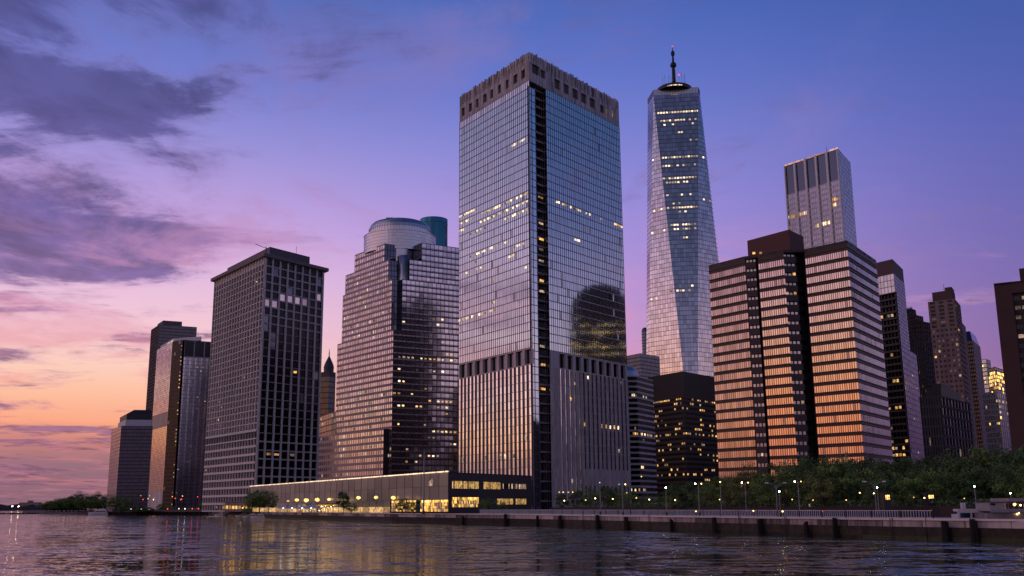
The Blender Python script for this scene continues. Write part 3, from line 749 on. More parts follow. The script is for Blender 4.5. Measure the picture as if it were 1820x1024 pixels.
    for i in range(40):
        an = 2 * math.pi * i / 40; p0 = tcn + Vector((math.cos(an), math.sin(an))) * (rt_ + .03); mb.bar((p0.x, p0.y, zbt - 8), (p0.x, p0.y, zt_ - 5), .12, MD, sides=4)
    mb.build('teal_cylinder', T)
tower_dome()

# ------------------------------------------------------------------ tapering glass tower with mast
def tower_taper():
    TL = at(1161, 160, 1250); H = TL.z; TR = atz(1240.6, 155, H)
    tl, tr = xy(TL), xy(TR); mid_ = (tl + tr) / 2; e = (tr - tl); s = e.length; e = e / s; back = Vector((-e.y, e.x))
    if back.y < 0: back = -back
    C = mid_ + back * s / 2
    T = thing('tapering_tower', (C.x, C.y, GZ), 'tallest tapering glass tower with triangular facets and a mast on its roof', 'skyscraper')
    # the roof square is turned against the base square: base corner 0 points at the river
    t3 = xy(atz(1151, 177, H)); t2 = xy(atz(1243.5, 160.5, H)); d2 = (t2 - tr).normalized() * max(10, (t2 - tr).length)
    top = [tl, tr, tr + d2, t3]
    C = (top[0] + top[1] + top[2] + top[3]) / 4
    zb = GZ
    bc = [xy(at(1240, 893, 1210)), xy(at(1329, 892, 1262)), None, xy(at(1147, 894, 1262))]; bc[2] = bc[1] + bc[3] - bc[0]
    GFP = glass('silver_glass_lit_side', (.66, .63, .62), .08, var=.26)  # same silver glass, sunset-side facets made brighter through the tint
    # parapet band
    zp = H; zq = zat(top[0], 170)
    mb = MB()
    for k in range(4):
        facade(mb, top[k], top[(k+1) % 4], zq, zp, 16, 1, GSK, MG, vw=.3, hh=.4)
    mb.build('parapet', T)
    NR = 92; zs = [lerp(zb, zq, i / NR) for i in range(NR + 1)]
    def tri(pts_b, pts_t, name, gl, lit=None, jit=.004):
        """facet: bottom edge pts_b (or apex), top edge pts_t (or apex)"""
        A0, B0 = pts_b; A1, B1 = pts_t
        A0, B0, A1, B1 = [Vector((p.x, p.y, z)) for p, z in ((A0, zb), (B0, zb), (A1, zq), (B1, zq))]
        wide = (B0 - A0) if (B0 - A0).length > (B1 - A1).length else (B1 - A1)
        W = wide.length; ud = wide / W
        org = A0 if (B0 - A0).length > (B1 - A1).length else A1
        nrm = ud.cross((A1 + B1) / 2 - (A0 + B0) / 2).normalized()
        nc = round(W / 3.7); cs = [W * i / nc for i in range(nc + 1)]; mb = MB(); panes = []
        def edge(t): return A0.lerp(A1, t), B0.lerp(B1, t)
        for r in range(NR):
            a0, b0 = edge(r / NR); a1, b1 = edge((r + 1) / NR)
            l0, r0, l1, r1 = [(p - org).dot(ud) for p in (a0, b0, a1, b1)]
            base0 = a0 - ud * l0; base1 = a1 - ud * l1
            for c in range(nc):
                u0, u1 = max(cs[c], l0), min(cs[c+1], r0); v0, v1 = max(cs[c], l1), min(cs[c+1], r1)
                if u1 - u0 < .01 and v1 - v0 < .01: continue
                u1 = max(u0, u1); v1 = max(v0, v1)
                j = [random.uniform(-jit, jit) * 3 for _ in range(3)]; j.append(j[0] + j[2] - j[1])
                P_ = [base0 + ud * u0 + nrm * j[0], base0 + ud * u1 + nrm * j[1], base1 + ud * v1 + nrm * j[2], base1 + ud * v0 + nrm * j[3]]
                if u1 - u0 < .01: P_ = P_[1:]
                elif v1 - v0 < .01: P_ = P_[:3]
                mb.face(P_, gl)
                if u1 - u0 > 2 and v1 - v0 > 2: panes.append((c, r, base0, base1, ud, nrm, u0, u1))
            # floor bar
            o = nrm * .15; hh = .5
            if r0 - l0 > .3:
                k_ = hh / (zs[1] - zs[0]); a2 = a0.lerp(a1, k_); b2 = b0.lerp(b1, k_)
                mb.face([a0 + o, b0 + o, b2 + o, a2 + o], MU); mb.face([a0, b0, b0 + o, a0 + o], MU); mb.face([a2 + o, b2 + o, b2, a2], MU)
            for c in range(nc + 1):
                u = cs[c]
                if u >= max(l0, l1) - .01 and u <= min(r0, r1) + .01:
                    o = nrm * .12; w = .15
                    mb.face([base0 + ud * (u - w/2) + o, base0 + ud * (u + w/2) + o, base1 + ud * (u + w/2) + o, base1 + ud * (u - w/2) + o], MU)
        ob = mb.build(name, T)
        if lit:
            pp = []
            for (c, r, b0_, b1_, ud_, nn, u0, u1) in panes:
                ctr = (b0_ + b1_) / 2 + ud_ * (u0 + u1) / 2; x, y = proj(ctr)
                for (xa, ya, xb, yb, pr) in lit:
                    if xa <= x <= xb and abs(y - lerp(ya, yb, (x - xa) / max(1e-6, xb - xa))) < 4.2 and random.random() < pr:
                        pp.append((b0_, b1_, ud_, nn, u0, u1)); break
            for i, (b0_, b1_, ud_, nn, u0, u1) in enumerate(pp[:100]):
                m2 = MB(); o = nn * .3; lo, hi = b0_.lerp(b1_, .38), b0_.lerp(b1_, .74)
                m2.face([lo + ud_ * (u0 + .55) + o, lo + ud_ * (u1 - .55) + o, hi + ud_ * (u1 - .55) + o, hi + ud_ * (u0 + .55) + o], random.choice([L_WARM, L_WARM, L_DIM]))
                m2.build('lit_window', ob)
            if pp[100:]:
                m2 = MB()
                for (b0_, b1_, ud_, nn, u0, u1) in pp[100:]:
                    o = nn * .3; lo, hi = b0_.lerp(b1_, .38), b0_.lerp(b1_, .74)
                    m2.face([lo + ud_ * (u0 + .55) + o, lo + ud_ * (u1 - .55) + o, hi + ud_ * (u1 - .55) + o, hi + ud_ * (u0 + .55) + o], L_WARM)
                tag(m2.build('lit_windows', ob), kind='stuff')
    cen = [(1165, 199, 1240, 195, 0.95), (1168, 214, 1240, 211, 0.73), (1165, 222, 1238, 220, 0.45), (1172, 282, 1240, 279, 0.97), (1176, 293, 1240, 291, 0.67), (1180, 319, 1242, 317, 0.97), (1184, 326, 1222, 325, 0.67), (1186, 349, 1240, 348, 0.50), (1186, 359, 1224, 359, 0.45),
           (1187, 368, 1240, 367, 0.90), (1188, 376, 1220, 376, 0.45), (1190, 398, 1240, 396, 0.62), (1196, 405, 1242, 404, 0.50), (1212, 424, 1224, 424, 0.67), (1204, 236, 1215, 236, 0.67), (1225, 249, 1240, 249, 0.56), (1190, 520, 1236, 510, 0.34), (1210, 431, 1240, 431, 0.28)]
    lef = [(1150, 293, 1172, 281, .7), (1152, 382, 1178, 371, .8), (1152, 415, 1186, 404, .35), (1152, 535, 1205, 517, .8), (1152, 205, 1160, 202, .5)]
    tri((bc[0], bc[0]), (top[0], top[1]), 'glass_facet', GW, cen)
    tri((bc[3], bc[0]), (top[0], top[0]), 'glass_facet', GFP, lef)
    tri((bc[0], bc[1]), (top[1], top[1]), 'glass_facet', GW, [(1243, 279, 1262, 277, .4), (1243, 360, 1262, 358, .3)])
    tri((bc[3], bc[3]), (top[3], top[0]), 'glass_facet', GFP)
    tri((bc[1], bc[1]), (top[1], top[2]), 'glass_facet', GW)
    mb = MB(); mb.face([(p.x, p.y, H - 1) for p in top], RF); mb.build('roof', T)
    # communications ring and mast
    rr_ = 1260 / F * 33.0; fr_ = C - C.normalized() * rr_
    z0 = H - 1; z1 = zat(C, 138); zm = zat(fr_, 148)
    mb = MB(); mb.lathe(C, [(rr_ * .98, z0), (rr_, z0 + 4), (rr_ * .99, zm - 1), (rr_ * .93, zm + 2), (rr_ * .72, zm + 4.2), (rr_ * .3, zm + 5.5)], MD, 40); ring = mb.build('communications_ring', T)
    mb = MB(); cdir = -C.normalized(); base_a = math.atan2(cdir.y, cdir.x)
    z_l0, z_l1 = zat(fr_, 157), zat(fr_, 152)
    for i in range(15):
        an = base_a - .38 + i * .058; w = .020
        mb.face([(C.x + math.cos(an - w) * (rr_ + .4), C.y + math.sin(an - w) * (rr_ + .4), max(z_l0, H + .5)), (C.x + math.cos(an + w) * (rr_ + .4), C.y + math.sin(an + w) * (rr_ + .4), max(z_l0, H + .5)),
                 (C.x + math.cos(an + w) * (rr_ + .4), C.y + math.sin(an + w) * (rr_ + .4), z_l1), (C.x + math.cos(an - w) * (rr_ + .4), C.y + math.sin(an - w) * (rr_ + .4), z_l1)], L_WARM)
    mb.build('lit_band', ring)
    def zz(y): return zat(C, y)
    mb = MB(); mb.lathe(C, [(2.5, z1 - 6), (2.2, zz(122)), (1.5, zz(110)), (1.25, zz(100)), (.75, zz(92)), (.3, zz(84))], MD, 16); mast = mb.build('mast', T)
    mb = MB(); mb.lathe(C, [(1.5, zz(120.5)), (4.0, zz(118.5)), (4.1, zz(115)), (3.2, zz(112.5)), (1.5, zz(111.5))], MD, 20); mb.build('mast_collar', mast)
    mb = MB(); mb.lathe(C, [(1.2, zz(100)), (2.4, zz(98)), (2.7, zz(95)), (2.0, zz(92)), (.7, zz(90))], MD, 16); mb.build('radome', mast)
    mb = MB(); mb.lathe(C, [(.1, zz(83.6)), (1.1, zz(82.6)), (.1, zz(81.4))], L_RED, 8); mb.build('beacon', mast)
    mb = MB(); q = C + e * 6.5 - back * 6; mb.lathe(q, [(.1, zz(138.5)), (1.4, zz(137)), (.1, zz(135.4))], L_RED, 8); mb.bar((q.x, q.y, z1 - 6), (q.x, q.y, zz(138)), .2, MD); mb.build('beacon', ring)
    mb = MB()
    for k in (-15, -12, -7, -4, 10, 13, 14): q = C + e * k - back * 8; mb.bar((q.x, q.y, zm), (q.x, q.y, z1 + random.uniform(-2, 2.5)), .16, MD, sides=4)
    mb.build('antennas', ring)
tower_taper()
# ------------------------------------------------------------------ bronze sawtooth block on the right
def block_bronze():
    n = at(1505, 427, 390); zt = n.z; zb = GZ
    T = thing('bronze_block', (n.x, n.y, GZ), 'broad bronze glass office block with stepped bays reflecting the orange sunset', 'office block')
    R = lambda x, y: xy(atz(x, y, zt))
    c = xy(n); b = R(1557, 462.7)
    bays = [(R(1259.7, 471.7), R(1323.4, 455.6), 18), (R(1347, 452.6), R(1392, 443.7), 12), (R(1430, 443), c, 20)]
    NF = 25
    zs = []
    fh = (zt - zb - 4) / NF
    for i in range(NF): zs += [zb + 4 + i * fh, zb + 4 + i * fh + fh * .36]
    zs = [zb] + zs + [zt]
    BZB = glass('bronze_blind', (.50, .42, .37), .35)
    def wall(p, q, nc, name, gl=GBR, fin=.17):
        mb = MB()
        def g(c_, r): return (BRN if (r % 2 == 1 or r == 0 or r >= 2 * NF) else (gl if random.random() > .03 else BZB))
        P = facade(mb, p, q, 0, 0, nc, zs, gl, BRN, vw=0, hh=0, gmat=g, jit=.005)
        d = (q - p).normalized(); nn = Vector((d.y, -d.x)); L = (q - p).length
        for i in range(nc + 1):
            u = L * i / nc; w = fin
            p0 = p + d * max(0, u - w/2) ; p1 = p + d * min(L, u + w/2)
            mb.face([(p0.x + nn.x*.2, p0.y + nn.y*.2, zb), (p1.x + nn.x*.2, p1.y + nn.y*.2, zb), (p1.x + nn.x*.2, p1.y + nn.y*.2, zt), (p0.x + nn.x*.2, p0.y + nn.y*.2, zt)], BRN)
        for i in range(NF):
            z0 = zs[1 + 2*i]; z1 = zs[2 + 2*i]; o = nn * .35
            for za, zc in ((z0, z0 + .35), (z1 - .3, z1)):
                mb.face([(p.x+o.x, p.y+o.y, za), (q.x+o.x, q.y+o.y, za), (q.x+o.x, q.y+o.y, zc), (p.x+o.x, p.y+o.y, zc)], BRN)
                mb.face([(p.x, p.y, za), (q.x, q.y, za), (q.x+o.x, q.y+o.y, za), (p.x+o.x, p.y+o.y, za)], BRN)
        return mb.build(name, T), P
    DBR = glass('bronze_glass_dim_bay', (.50, .40, .36), .11, var=.3)  # same bronze glass, weaker reflection of the left bay put into its tint
    for (p, q, k), g_ in zip(bays, (DBR, GBR, GBR)): wall(p, q, k, 'bronze_wall', g_)
    wall(c, b, 26, 'bronze_wall', glass('bronze_glass_shaded_side', (.42, .38, .40), .12))  # shaded side of the same bronze glass, dimmer reflection put into the tint
    # the two deep slots between the bays
    zs2 = [zb] + [zb + 4 + i * fh for i in range(NF)] + [zt]
    DARKG = glass('slot_glass', (.40, .36, .34), .12)
    for (p, q, m_, s_) in ((bays[0][1], bays[1][0], 3.5, .25), (bays[1][1], bays[2][0], 5, .42)):
        d = (q - p); dd = d.normalized(); nn = Vector((dd.y, -dd.x)); 
        mb = MB()
        k0 = p + dd * .01 - nn * m_ * .35; k1 = q - dd * d.length * s_ - nn * m_ * .5; k2 = q - nn * m_
        blank(mb, [p, k0], zb, zt, BRN); 
        PS = facade(mb, k0, k1, 0, 0, 3, zs2, DARKG, BRN, vw=.5, hh=2.6, hd=1.2)
        blank(mb, [k1, k2, q], zb, zt - 1, MD)
        facade(mb, k1, k2, 0, 0, 1, zs2, GD, MD, vw=.6, hh=2.2, hd=.6)
        o = mb.build('recessed_slot', T)
        lit_windows(o, [x for x in PS if random.random() < .10], [L_DIM, L_AMB], v0=.42, v1=.85)
    mb = MB(); bp = [bays[0][0], bays[0][1], bays[1][0], bays[1][1], bays[2][0], c, b, b + (bays[0][0] - c) * .9]
    mb.prism([tuple(p) for p in bp], zt - 1.2, zt - .1, RF); mb.build('roof', T)
    mb = MB(); blank(mb, [b, bp[-1], bays[0][0]], zb, zt, BRN); mb.build('plain_wall', T)
    # brick plant room
    near = at(1402, 408, 418); zp = near.z; L_ = atz(1328, 428, zp); Rr = atz(1427.6, 420.5, zp)
    pr = back_poly(L_, near, Rr)
    mb = MB(); mb.prism([tuple(p) for p in pr], zt - .5, zp, plain('oxblood_panels', (.115, .045, .04), .7, var=.15), top=RF); mb.build('plant_room', T)
    mb = MB(); q = pr[0]
    for x, y in ((1340, 452), (1352, 449), (1375, 445), (1400, 441), (1420, 437)):
        p = at(x, y, 412); mb.box(p.x - .5, p.x + .5, p.y - .3, p.y + .3, zt + .1, zt + .9, L_AMB)
    mb.build('roof_lamps', T)
block_bronze()

# ------------------------------------------------------------------ tall white ribbed tower behind it
def tower_white():
    n, l, r, zt = roofpts((1489.4, 264.6), 850, (1394.6, 296), (1511, 289))
    T = thing('white_ribbed_tower', (n.x, n.y, GZ), 'white tower with vertical ribs, dark glass top and glowing roof edge', 'skyscraper')
    a, c, b = xy(l), xy(n), xy(r); zb = 60
    zd = zat(c, 318)
    L = (c - a).length; d = (c - a) / L; nn = Vector((d.y, -d.x))
    NFL = 46
    zs = [lerp(zb, zd, i / NFL) for i in range(NFL + 1)]
    GRID = glass('blue_grey_glass', (.30, .33, .42), .1)
    mb = MB(); P = facade(mb, a, c, 0, 0, 30, zs, GRID, CW, vw=.55, vd=.1, hh=1.5, hd=.2)
    facade(mb, a, c, zd, zt, 5, 1, GD, MG, vw=.1, hh=1.0, hd=.2)
    w = mb.build('window_wall', T)
    BWT = plain('bright_white_panel', (.80, .80, .82), .5, var=.06)
    mb = MB()
    for i in range(6):
        u = L * i / 5; p0 = a + d * max(0, u - 1.0); p1 = a + d * min(L, u + 1.0)
        mb.prism([tuple(p0 + nn * 1.6), tuple(p1 + nn * 1.6), tuple(p1), tuple(p0)], zb, zt, BWT)
    mb.build('white_ribs', T)
    segs = [(1400, 386, 1437, 377, .95), (1462, 366, 1482, 360, .5), (1479, 361, 1490, 357, .95, 7), (1462, 402, 1480, 397, .9), (1400, 404, 1418, 401, .2), (1445, 405, 1462, 402, .3)]
    lit_windows(w, [p for p in P if near_seg(p, segs)], [L_WARM, L_AMB], v0=.25, v1=.9, off=.5)
    mb = MB(); facade(mb, c, b, zb, zt, 8, 60, glass('white_panel', (.55, .58, .68), .3), WP, vw=.5, hh=.9, hd=.08); mb.build('panel_wall', T)
    bp = back_poly(a, c, b); mb = MB(); blank(mb, [b, bp[2], a], zb, zt, WP); mb.prism([tuple(p) for p in bp], zt - 1, zt - .5, RF); 
    blank(mb, [a, c, b, bp[2], a], GZ, zb, CO); mb.build('shaft', T)
    mb = MB()
    for t0, t1 in ((.0, .36), (.42, .74), (.84, .99)):
        p0 = a + d * L * t0; p1 = a + d * L * t1
        mb.prism([tuple(p0 + nn * .4), tuple(p1 + nn * .4), tuple(p1 - nn * .6), tuple(p0 - nn * .6)], zt + .05, zt + 1.3, lamp('roof_edge_light', (1, .50, .38), .85) if 'roof_edge_light' not in MATS else MATS['roof_edge_light'])
    mb.build('roof_edge_lights', T)
    mb = MB(); p = a + d * L * .8; mb.bar((p.x, p.y, zt), (p.x, p.y, zt + 5), .2, MD); mb.build('antenna', T)
tower_white()

# ------------------------------------------------------------------ generic helpers for the smaller towers
def simple_tower(name, label, cat, near, D, left, right, zb=GZ, lw=None, rw=None, segs=None, mats=WARMS, vv=(.25, .75), group=None):
    n, l, r, zt = roofpts(near, D, left, right)
    T = thing(name, (n.x, n.y, GZ), label, cat, group)
    c = xy(n); a = xy(l) if l is not None else None; b = xy(r) if r is not None else None
    out = []
    for (p, q, w) in ((a, c, lw), (c, b, rw)):
        if p is None or q is None or w is None: continue
        w = dict(w); nm = w.pop('nm', 'facade'); prob = w.pop('prob', 0); nc = w.pop('nc'); nr = w.pop('nr'); zt_ = w.pop('zt', zt)
        mb = MB(); P = facade(mb, p, q, zb, zt_, nc, nr, **w); o = mb.build(nm, T)
        lw_ = [x for x in P if (segs and near_seg(x, segs)) or random.random() < prob]
        if lw_: lit_windows(o, lw_, mats, v0=vv[0], v1=vv[1])
        out.append((o, P))
    if a is not None and b is not None:
        bp = back_poly(a, c, b); mb = MB(); blank(mb, [b, bp[2], a], zb, zt, ST); mb.build('plain_wall', T); roof(T, bp, zt + .05)
    else: bp = None
    return T, a, c, b, zt, bp, out

# black slab in front of the tapering tower
T, a, c, b, zt, bp, out = simple_tower('black_tower', 'black glass office slab with many amber lit windows below the tapering tower', 'office block', (1213, 660), 800, (1152, 671), (1272, 671), GZ,
    dict(nm='black_wall', nc=18, nr=[GZ + i * 3.95 for i in range(22)] + [112 - 22], gl=GK, fr=BK, vw=.25, hh=1.9, hd=.15), dict(nm='black_wall', nc=18, nr=[GZ + i * 3.95 for i in range(22)] + [112 - 22], gl=GK, fr=BK, vw=.25, hh=1.9, hd=.15),
    segs=[(1152, 702 + k * 14.3, 1213, 699 + k * 14.6, pr, 5) for k, pr in enumerate((.55, .45, .3, .3, .4, .45, .4, .45, .25, .3, .35))] + [(1213, 699 + k * 14.6, 1275, 702 + k * 14.9, pr, 5) for k, pr in enumerate((.6, .4, .45, .2, .4, .45, .3, .2, .3, .2, .35))],
    mats=[L_AMB, L_AMB, L_DIM], vv=(.28, .72))
mb = MB(); blank(mb, [a, c, b], 90, zt + .04, BK)
for p, q in ((a, c), (c, b)):
    d = (q - p); L = d.length; d = d / L; nn = Vector((d.y, -d.x))
    for i in range(13):
        u = L * i / 12; w = .35; p0 = p + d * max(0, u - w) + nn * .2; p1 = p + d * min(L, u + w) + nn * .2
        mb.face([(p0.x, p0.y, 90), (p1.x, p1.y, 90), (p1.x, p1.y, zt), (p0.x, p0.y, zt)], MD)
mb.build('plant_storeys', T)

# gold-faced slab far left, with its glass half
n, l, r, zt = roofpts((306.6, 607), 1300, (279, 622), (326, 604))
T = thing('gold_tower', (n.x, n.y, GZ), 'slab with a blank gold reflecting end wall and a grey glass half', 'skyscraper')
a, c, b0 = xy(l), xy(n), xy(r); b1 = xy(atz(373, 608, zt)) + Vector((6, 1)); zb = GZ
GGO = glass('sunset_tinted_glass', (.78, .62, .46), .14, var=.10)  # sunset reflection put into the tint: gold below the band, rose above
zk0, zk1 = zat(c, 757), zat(c, 731); zk = zat(c, 873)
mb = MB(); facade(mb, a, c, zk, zk0, 12, 36, GGO, BRN, vw=.08, hh=.3, hd=.03); facade(mb, a, c, zk1, zt, 12, 32, GPK, BRN, vw=.08, hh=.3, hd=.03); mb.build('sunset_tinted_wall', T)
mb = MB(); facade(mb, a, c, zk0, zk1, 12, 1, MG, MG, vw=.1, hh=.4); mb.build('grey_band', T)
mb = MB(); facade(mb, a, c, zb, zk, 8, 1, ST, ST, vw=.3, hh=.4); mb.build('stone_plinth', T)
b0 = c + (b0 - c) * .95
SLG = glass('slate_glass', (.40, .42, .47), .14); STG = glass('steel_glass', (.22, .24, .28), .14)
mb = MB(); P = facade(mb, c, b0, zb, zt, 5, 44, GK, MD, vw=.3, hh=1.1, hd=.2, gmat=lambda c_, r: GK if random.random() < .96 else GD); o = mb.build('dark_wall', T)
lit_windows(o, [p for p in P if p[0] == 4 and random.random() < .6], [L_AMB, L_DIM], v0=.3, v1=.65, u0=.3)
mb = MB(); zz_ = zat(b0, 634); P = facade(mb, b0 + Vector((1.5, 3)), b1, zb, zz_, 16, 40, GD, MG, vw=.35, hh=.55, gmat=lambda c_, r: STG if c_ % 3 else SLG); 
P = [p for p in P if random.random() < .03]; o = mb.build('glass_wall', T); lit_windows(o, P, [L_DIM], v0=.3, v1=.6)
mb = MB(); facade(mb, b0 + Vector((1.5, 3)), b1, zz_, zt, 3, 1, GK, MG, vw=1.5, hh=2.4, rec=1.0); mb.build('crown', T)
bp = [a, c, b0, b1, b1 + (a - c)]
roof(T, bp, zt + .05)
mb = MB(); blank(mb, [b1, bp[-1], a], zb, zt, ST); mb.build('plain_wall', T)
mb = MB(); mb.prism([tuple(q) for q in (c + (a - c) * .1 + Vector((2, 3)), b0 + Vector((22, 6)), b0 + Vector((12, 30)), a + Vector((4, 2)))], zt, zt + 5.5, WP); 
mb.build('penthouse', T)
mb = MB()
for k in range(4): q = c + (a - c) * (.1 + k * .1) + Vector((1.5, 1)); mb.box(q.x - .8, q.x + .8, q.y - .5, q.y + .5, zt + 1, zt + 2.2, L_WARM)
mb.build('roof_lamps', T)

# brown tower behind it
n, l, r, zt = roofpts((283, 577), 1650, (268.7, 586), (349.6, 580))
T, a, c, b, zt, bp, out = simple_tower('brown_grid_tower', 'grey brown gridded tower rising behind the gold slab at far left', 'skyscraper', (283, 577), 1650, (268.7, 586.5), (350, 581.5), GZ,
    dict(nm='gridded_wall', nc=12, nr=56, gl=GD, fr=plain('umber_concrete', (.16, .12, .12), .8), vw=1.5, hh=1.3, rec=.3), dict(nm='gridded_wall', nc=36, nr=56, gl=GD, fr=MATS['umber_concrete'], vw=.9, hh=1.4, rec=.3), segs=None)
mb = MB(); q0 = c + (a - c) * .1 + (b - c) * .12; q1 = c + (b - c) * .62 + (a - c) * .1; e_ = (a - c) * .7
mb.prism([tuple(q) for q in (q0, q1, q1 + e_, q0 + e_)], zt, zt + 8.5, MATS['umber_concrete']); mb.build('plant_room', T)

# low plum building at the far left end
T, a, c, b, zt, bp, out = simple_tower('plum_block', 'lower plum coloured block with a dark hipped top at the far left end', 'office block', (215.6, 757), 1050, (199, 764.6), (271.5, 757.5), GZ,
    dict(nm='smooth_wall', nc=10, nr=24, gl=glass('plum_glass', (.50, .38, .42), .22), fr=PK, vw=.2, hh=.9, hd=.05), dict(nm='smooth_wall', nc=24, nr=24, gl=glass('dusk_glass', (.10, .095, .13), .3), fr=MD, vw=.2, hh=.8, hd=.05))
dl = (a - c).normalized(); dr = (b - c).normalized()
mb = MB(); f_ = (c + dl * 8 + dr * 5, b + dl * 8, bp[2] - dl * 4, a - dl * 6 + dr * 5); mb.prism([tuple(q) for q in f_], zt, zt + 7, WP); mb.build('attic', T)
mb = MB(); f_ = [c + dl * 10 + dr * 6, b + dl * 10, bp[2] - dl * 6, a - dl * 9 + dr * 6]; g_ = [c + dl * 16 + dr * 14, b + dl * 16, bp[2] - dl * 12, a - dl * 20 + dr * 14]
k = len(mb.v)
for i in range(4):
    p, q = f_[i], f_[(i+1) % 4]; p2, q2 = g_[i], g_[(i+1) % 4]
    mb.face([(p.x, p.y, zt + 7), (q.x, q.y, zt + 7), (q.x, q.y, zt + 13), (p.x, p.y, zt + 13)], MD); mb.face([(p.x, p.y, zt + 13), (q.x, q.y, zt + 13), (q2.x, q2.y, zt + 18), (p2.x, p2.y, zt + 18)], MD)
mb.face([(p.x, p.y, zt + 18) for p in g_], MD); mb.build('hipped_roof', T)

# domed spire tower between the grid slab and the stepped tower
T = thing('domed_tower', xy(at(583, 700, 1250)).to_3d() + Vector((0, 0, GZ)), 'small dark tower with a pointed dome and spire in the gap', 'tower')
o_ = xy(at(583, 700, 1250)); 
def ZD(y): return zat(o_, y)
mb = MB(); w = 8.5
pl = [o_ + Vector((-w - 1, -2)), o_ + Vector((2, -w)), o_ + Vector((w, 2)), o_ + Vector((-2, w))]
facade(mb, pl[0], pl[1], GZ, ZD(670), 7, 24, GD, MD, vw=.6, hh=1.2); facade(mb, pl[1], pl[2], GZ, ZD(670), 7, 24, GD, MD, vw=.6, hh=1.2); blank(mb, [pl[2], pl[3], pl[0]], GZ, ZD(670), MD)
mb.prism([tuple(p) for p in pl], ZD(670), ZD(662), MD); mb.build('shaft', T)
mb = MB(); mb.lathe(o_, [(6.2, ZD(663)), (6.2, ZD(655)), (6.6, ZD(654.5)), (5.9, ZD(650)), (4.6, ZD(645)), (2.6, ZD(639)), (.9, ZD(634))], plain('slate_dome', (.05, .05, .07), .5), 20); mb.build('dome', T)
mb = MB(); mb.lathe(o_, [(.9, ZD(635)), (.5, ZD(630)), (.7, ZD(629)), (.12, ZD(620))], MD, 8); mb.build('spire', T)
simple_tower('stepped_annex', 'low dark stepped block at the foot of the domed tower', 'office block', (590, 733), 1100, (567, 741), (604, 730), GZ,
    dict(nm='glazed_wall', nc=8, nr=16, gl=GD, fr=BRN, vw=.4, hh=1.2), dict(nm='glazed_wall', nc=6, nr=16, gl=GD, fr=BRN, vw=.4, hh=1.2), segs=[(565, 745, 600, 745, .25, 12)], mats=[L_DIM])

# dark buildings in the gap between the two tall towers
T, a, c, b, zt, bp, out = simple_tower('banded_block', 'dark curved block with pale horizontal bands beside the glass tower', 'office block', (1131, 668), 640, (1104, 668), (1160, 676), GZ,
    dict(nm='banded_wall', nc=8, nr=24, gl=GK, fr=ST, vw=0, hh=1.3, hd=.4), dict(nm='banded_wall', nc=12, nr=24, gl=GK, fr=ST, vw=0, hh=1.3, hd=.4),
    segs=[(1118, 700, 1160, 702, .3), (1118, 769, 1160, 771, .7), (1118, 773, 1160, 790, .1, 20), (1118, 826, 1160, 828, .2), (1120, 868, 1160, 868, .5)], mats=[L_AMB, L_DIM, L_WARM], vv=(.2, .7))
q = xy(at(1112, 670, 668)); mb = MB(); mb.lathe(q, [(9, zt - 8), (9, zt + 2), (8, zt + 6), (5.5, zt + 9), (1, zt + 11)], GSK, 24); mb.build('glass_dome', T)
simple_tower('navy_block', 'dark navy glass block behind the banded block', 'office block', (1138, 628), 1000, (1108, 634), (1172, 634), GZ,
    dict(nm='navy_wall', nc=14, nr=40, gl=GD, fr=MD, vw=.3, hh=.8), dict(nm='navy_wall', nc=14, nr=40, gl=GD, fr=MD, vw=.3, hh=.8))
T = thing('slim_tower', xy(at(1147, 600, 1400)).to_3d() + Vector((0, 0, GZ)), 'slim dark rounded tower peeping out behind the tapering tower', 'tower')
q = xy(at(1147, 600, 1400)); mb = MB(); zt = zat(q, 585); mb.lathe(q, [(5, GZ), (5, zt - 4), (4.5, zt), (2, zt + 2)], GD, 20); mb.build('shaft', T)
mb = MB()
for k in range(58): z = GZ + k * (zt - GZ) / 58; mb.lathe(q, [(5.1, z), (5.25, z + .1), (5.25, z + .8), (5.1, z + .9)], MD, 20)
mb.build('floor_bands', T)

# dark tower right of the bronze block
n, l, r, zt = roofpts((1586, 460.5), 760, (1550, 469), (1604.8, 479))
T = thing('brown_crowned_tower', (n.x, n.y, GZ), 'dark banded tower with brown crown and blue glass side wall', 'skyscraper')
a, c, b = xy(l), xy(n), xy(r); z1 = zat(c, 486); z2 = zat(c, 519); zst = zat(b, 624)
mb = MB(); bp = back_poly(a, c, b); mb.prism([tuple(p) for p in bp], z1, zt, plain('brown_panel', (.13, .075, .07), .7), top=RF); mb.build('brown_crown', T)
mb = MB(); facade(mb, a, c, z2, z1, 6, 3, SLG, MG, vw=.25, hh=.5); mb.build('glass_band', T)
mb = MB(); P = facade(mb, a, c, GZ, z2, 6, 32, GK, BK, vw=.3, hh=1.6, hd=1.0, rec=1.2); o = mb.build('banded_wall', T)
lit_windows(o, [p for p in P if near_seg(p, [(1562, 560, 1596, 560, .7), (1562, 674, 1600, 673, .9), (1562, 631, 1600, 631, .3), (1564, 725, 1600, 722, .4), (1570, 782, 1612, 780, .5), (1575, 797, 1612, 796, .95), (1580, 809, 1612, 808, .95), (1570, 762, 1612, 760, .4)])], [L_AMB, L_AMB, L_DIM], v0=.3, v1=.75, off=.1)
mb = MB(); facade(mb, c, b, zst, z1, 8, 20, STG, MU, vw=.25, hh=.4); e_ = c + (b - c) * 1.62
P = facade(mb, c, e_, GZ, zst, 14, 28, GD, MU, vw=.25, hh=.5, gmat=lambda c_, r: STG if random.random() < .5 else GD); o = mb.build('glass_wall', T)
lit_windows(o, [p for p in P if random.random() < .025], [L_DIM], v0=.3, v1=.6)
mb = MB(); blank(mb, [e_, e_ + (a - c), a], GZ, zst, MD); blank(mb, [b, bp[2], a], zst, z1, MD); mb.face([(q.x, q.y, zst) for q in (c, e_, e_ + (a - c), a)], RF); mb.build('plain_wall', T)

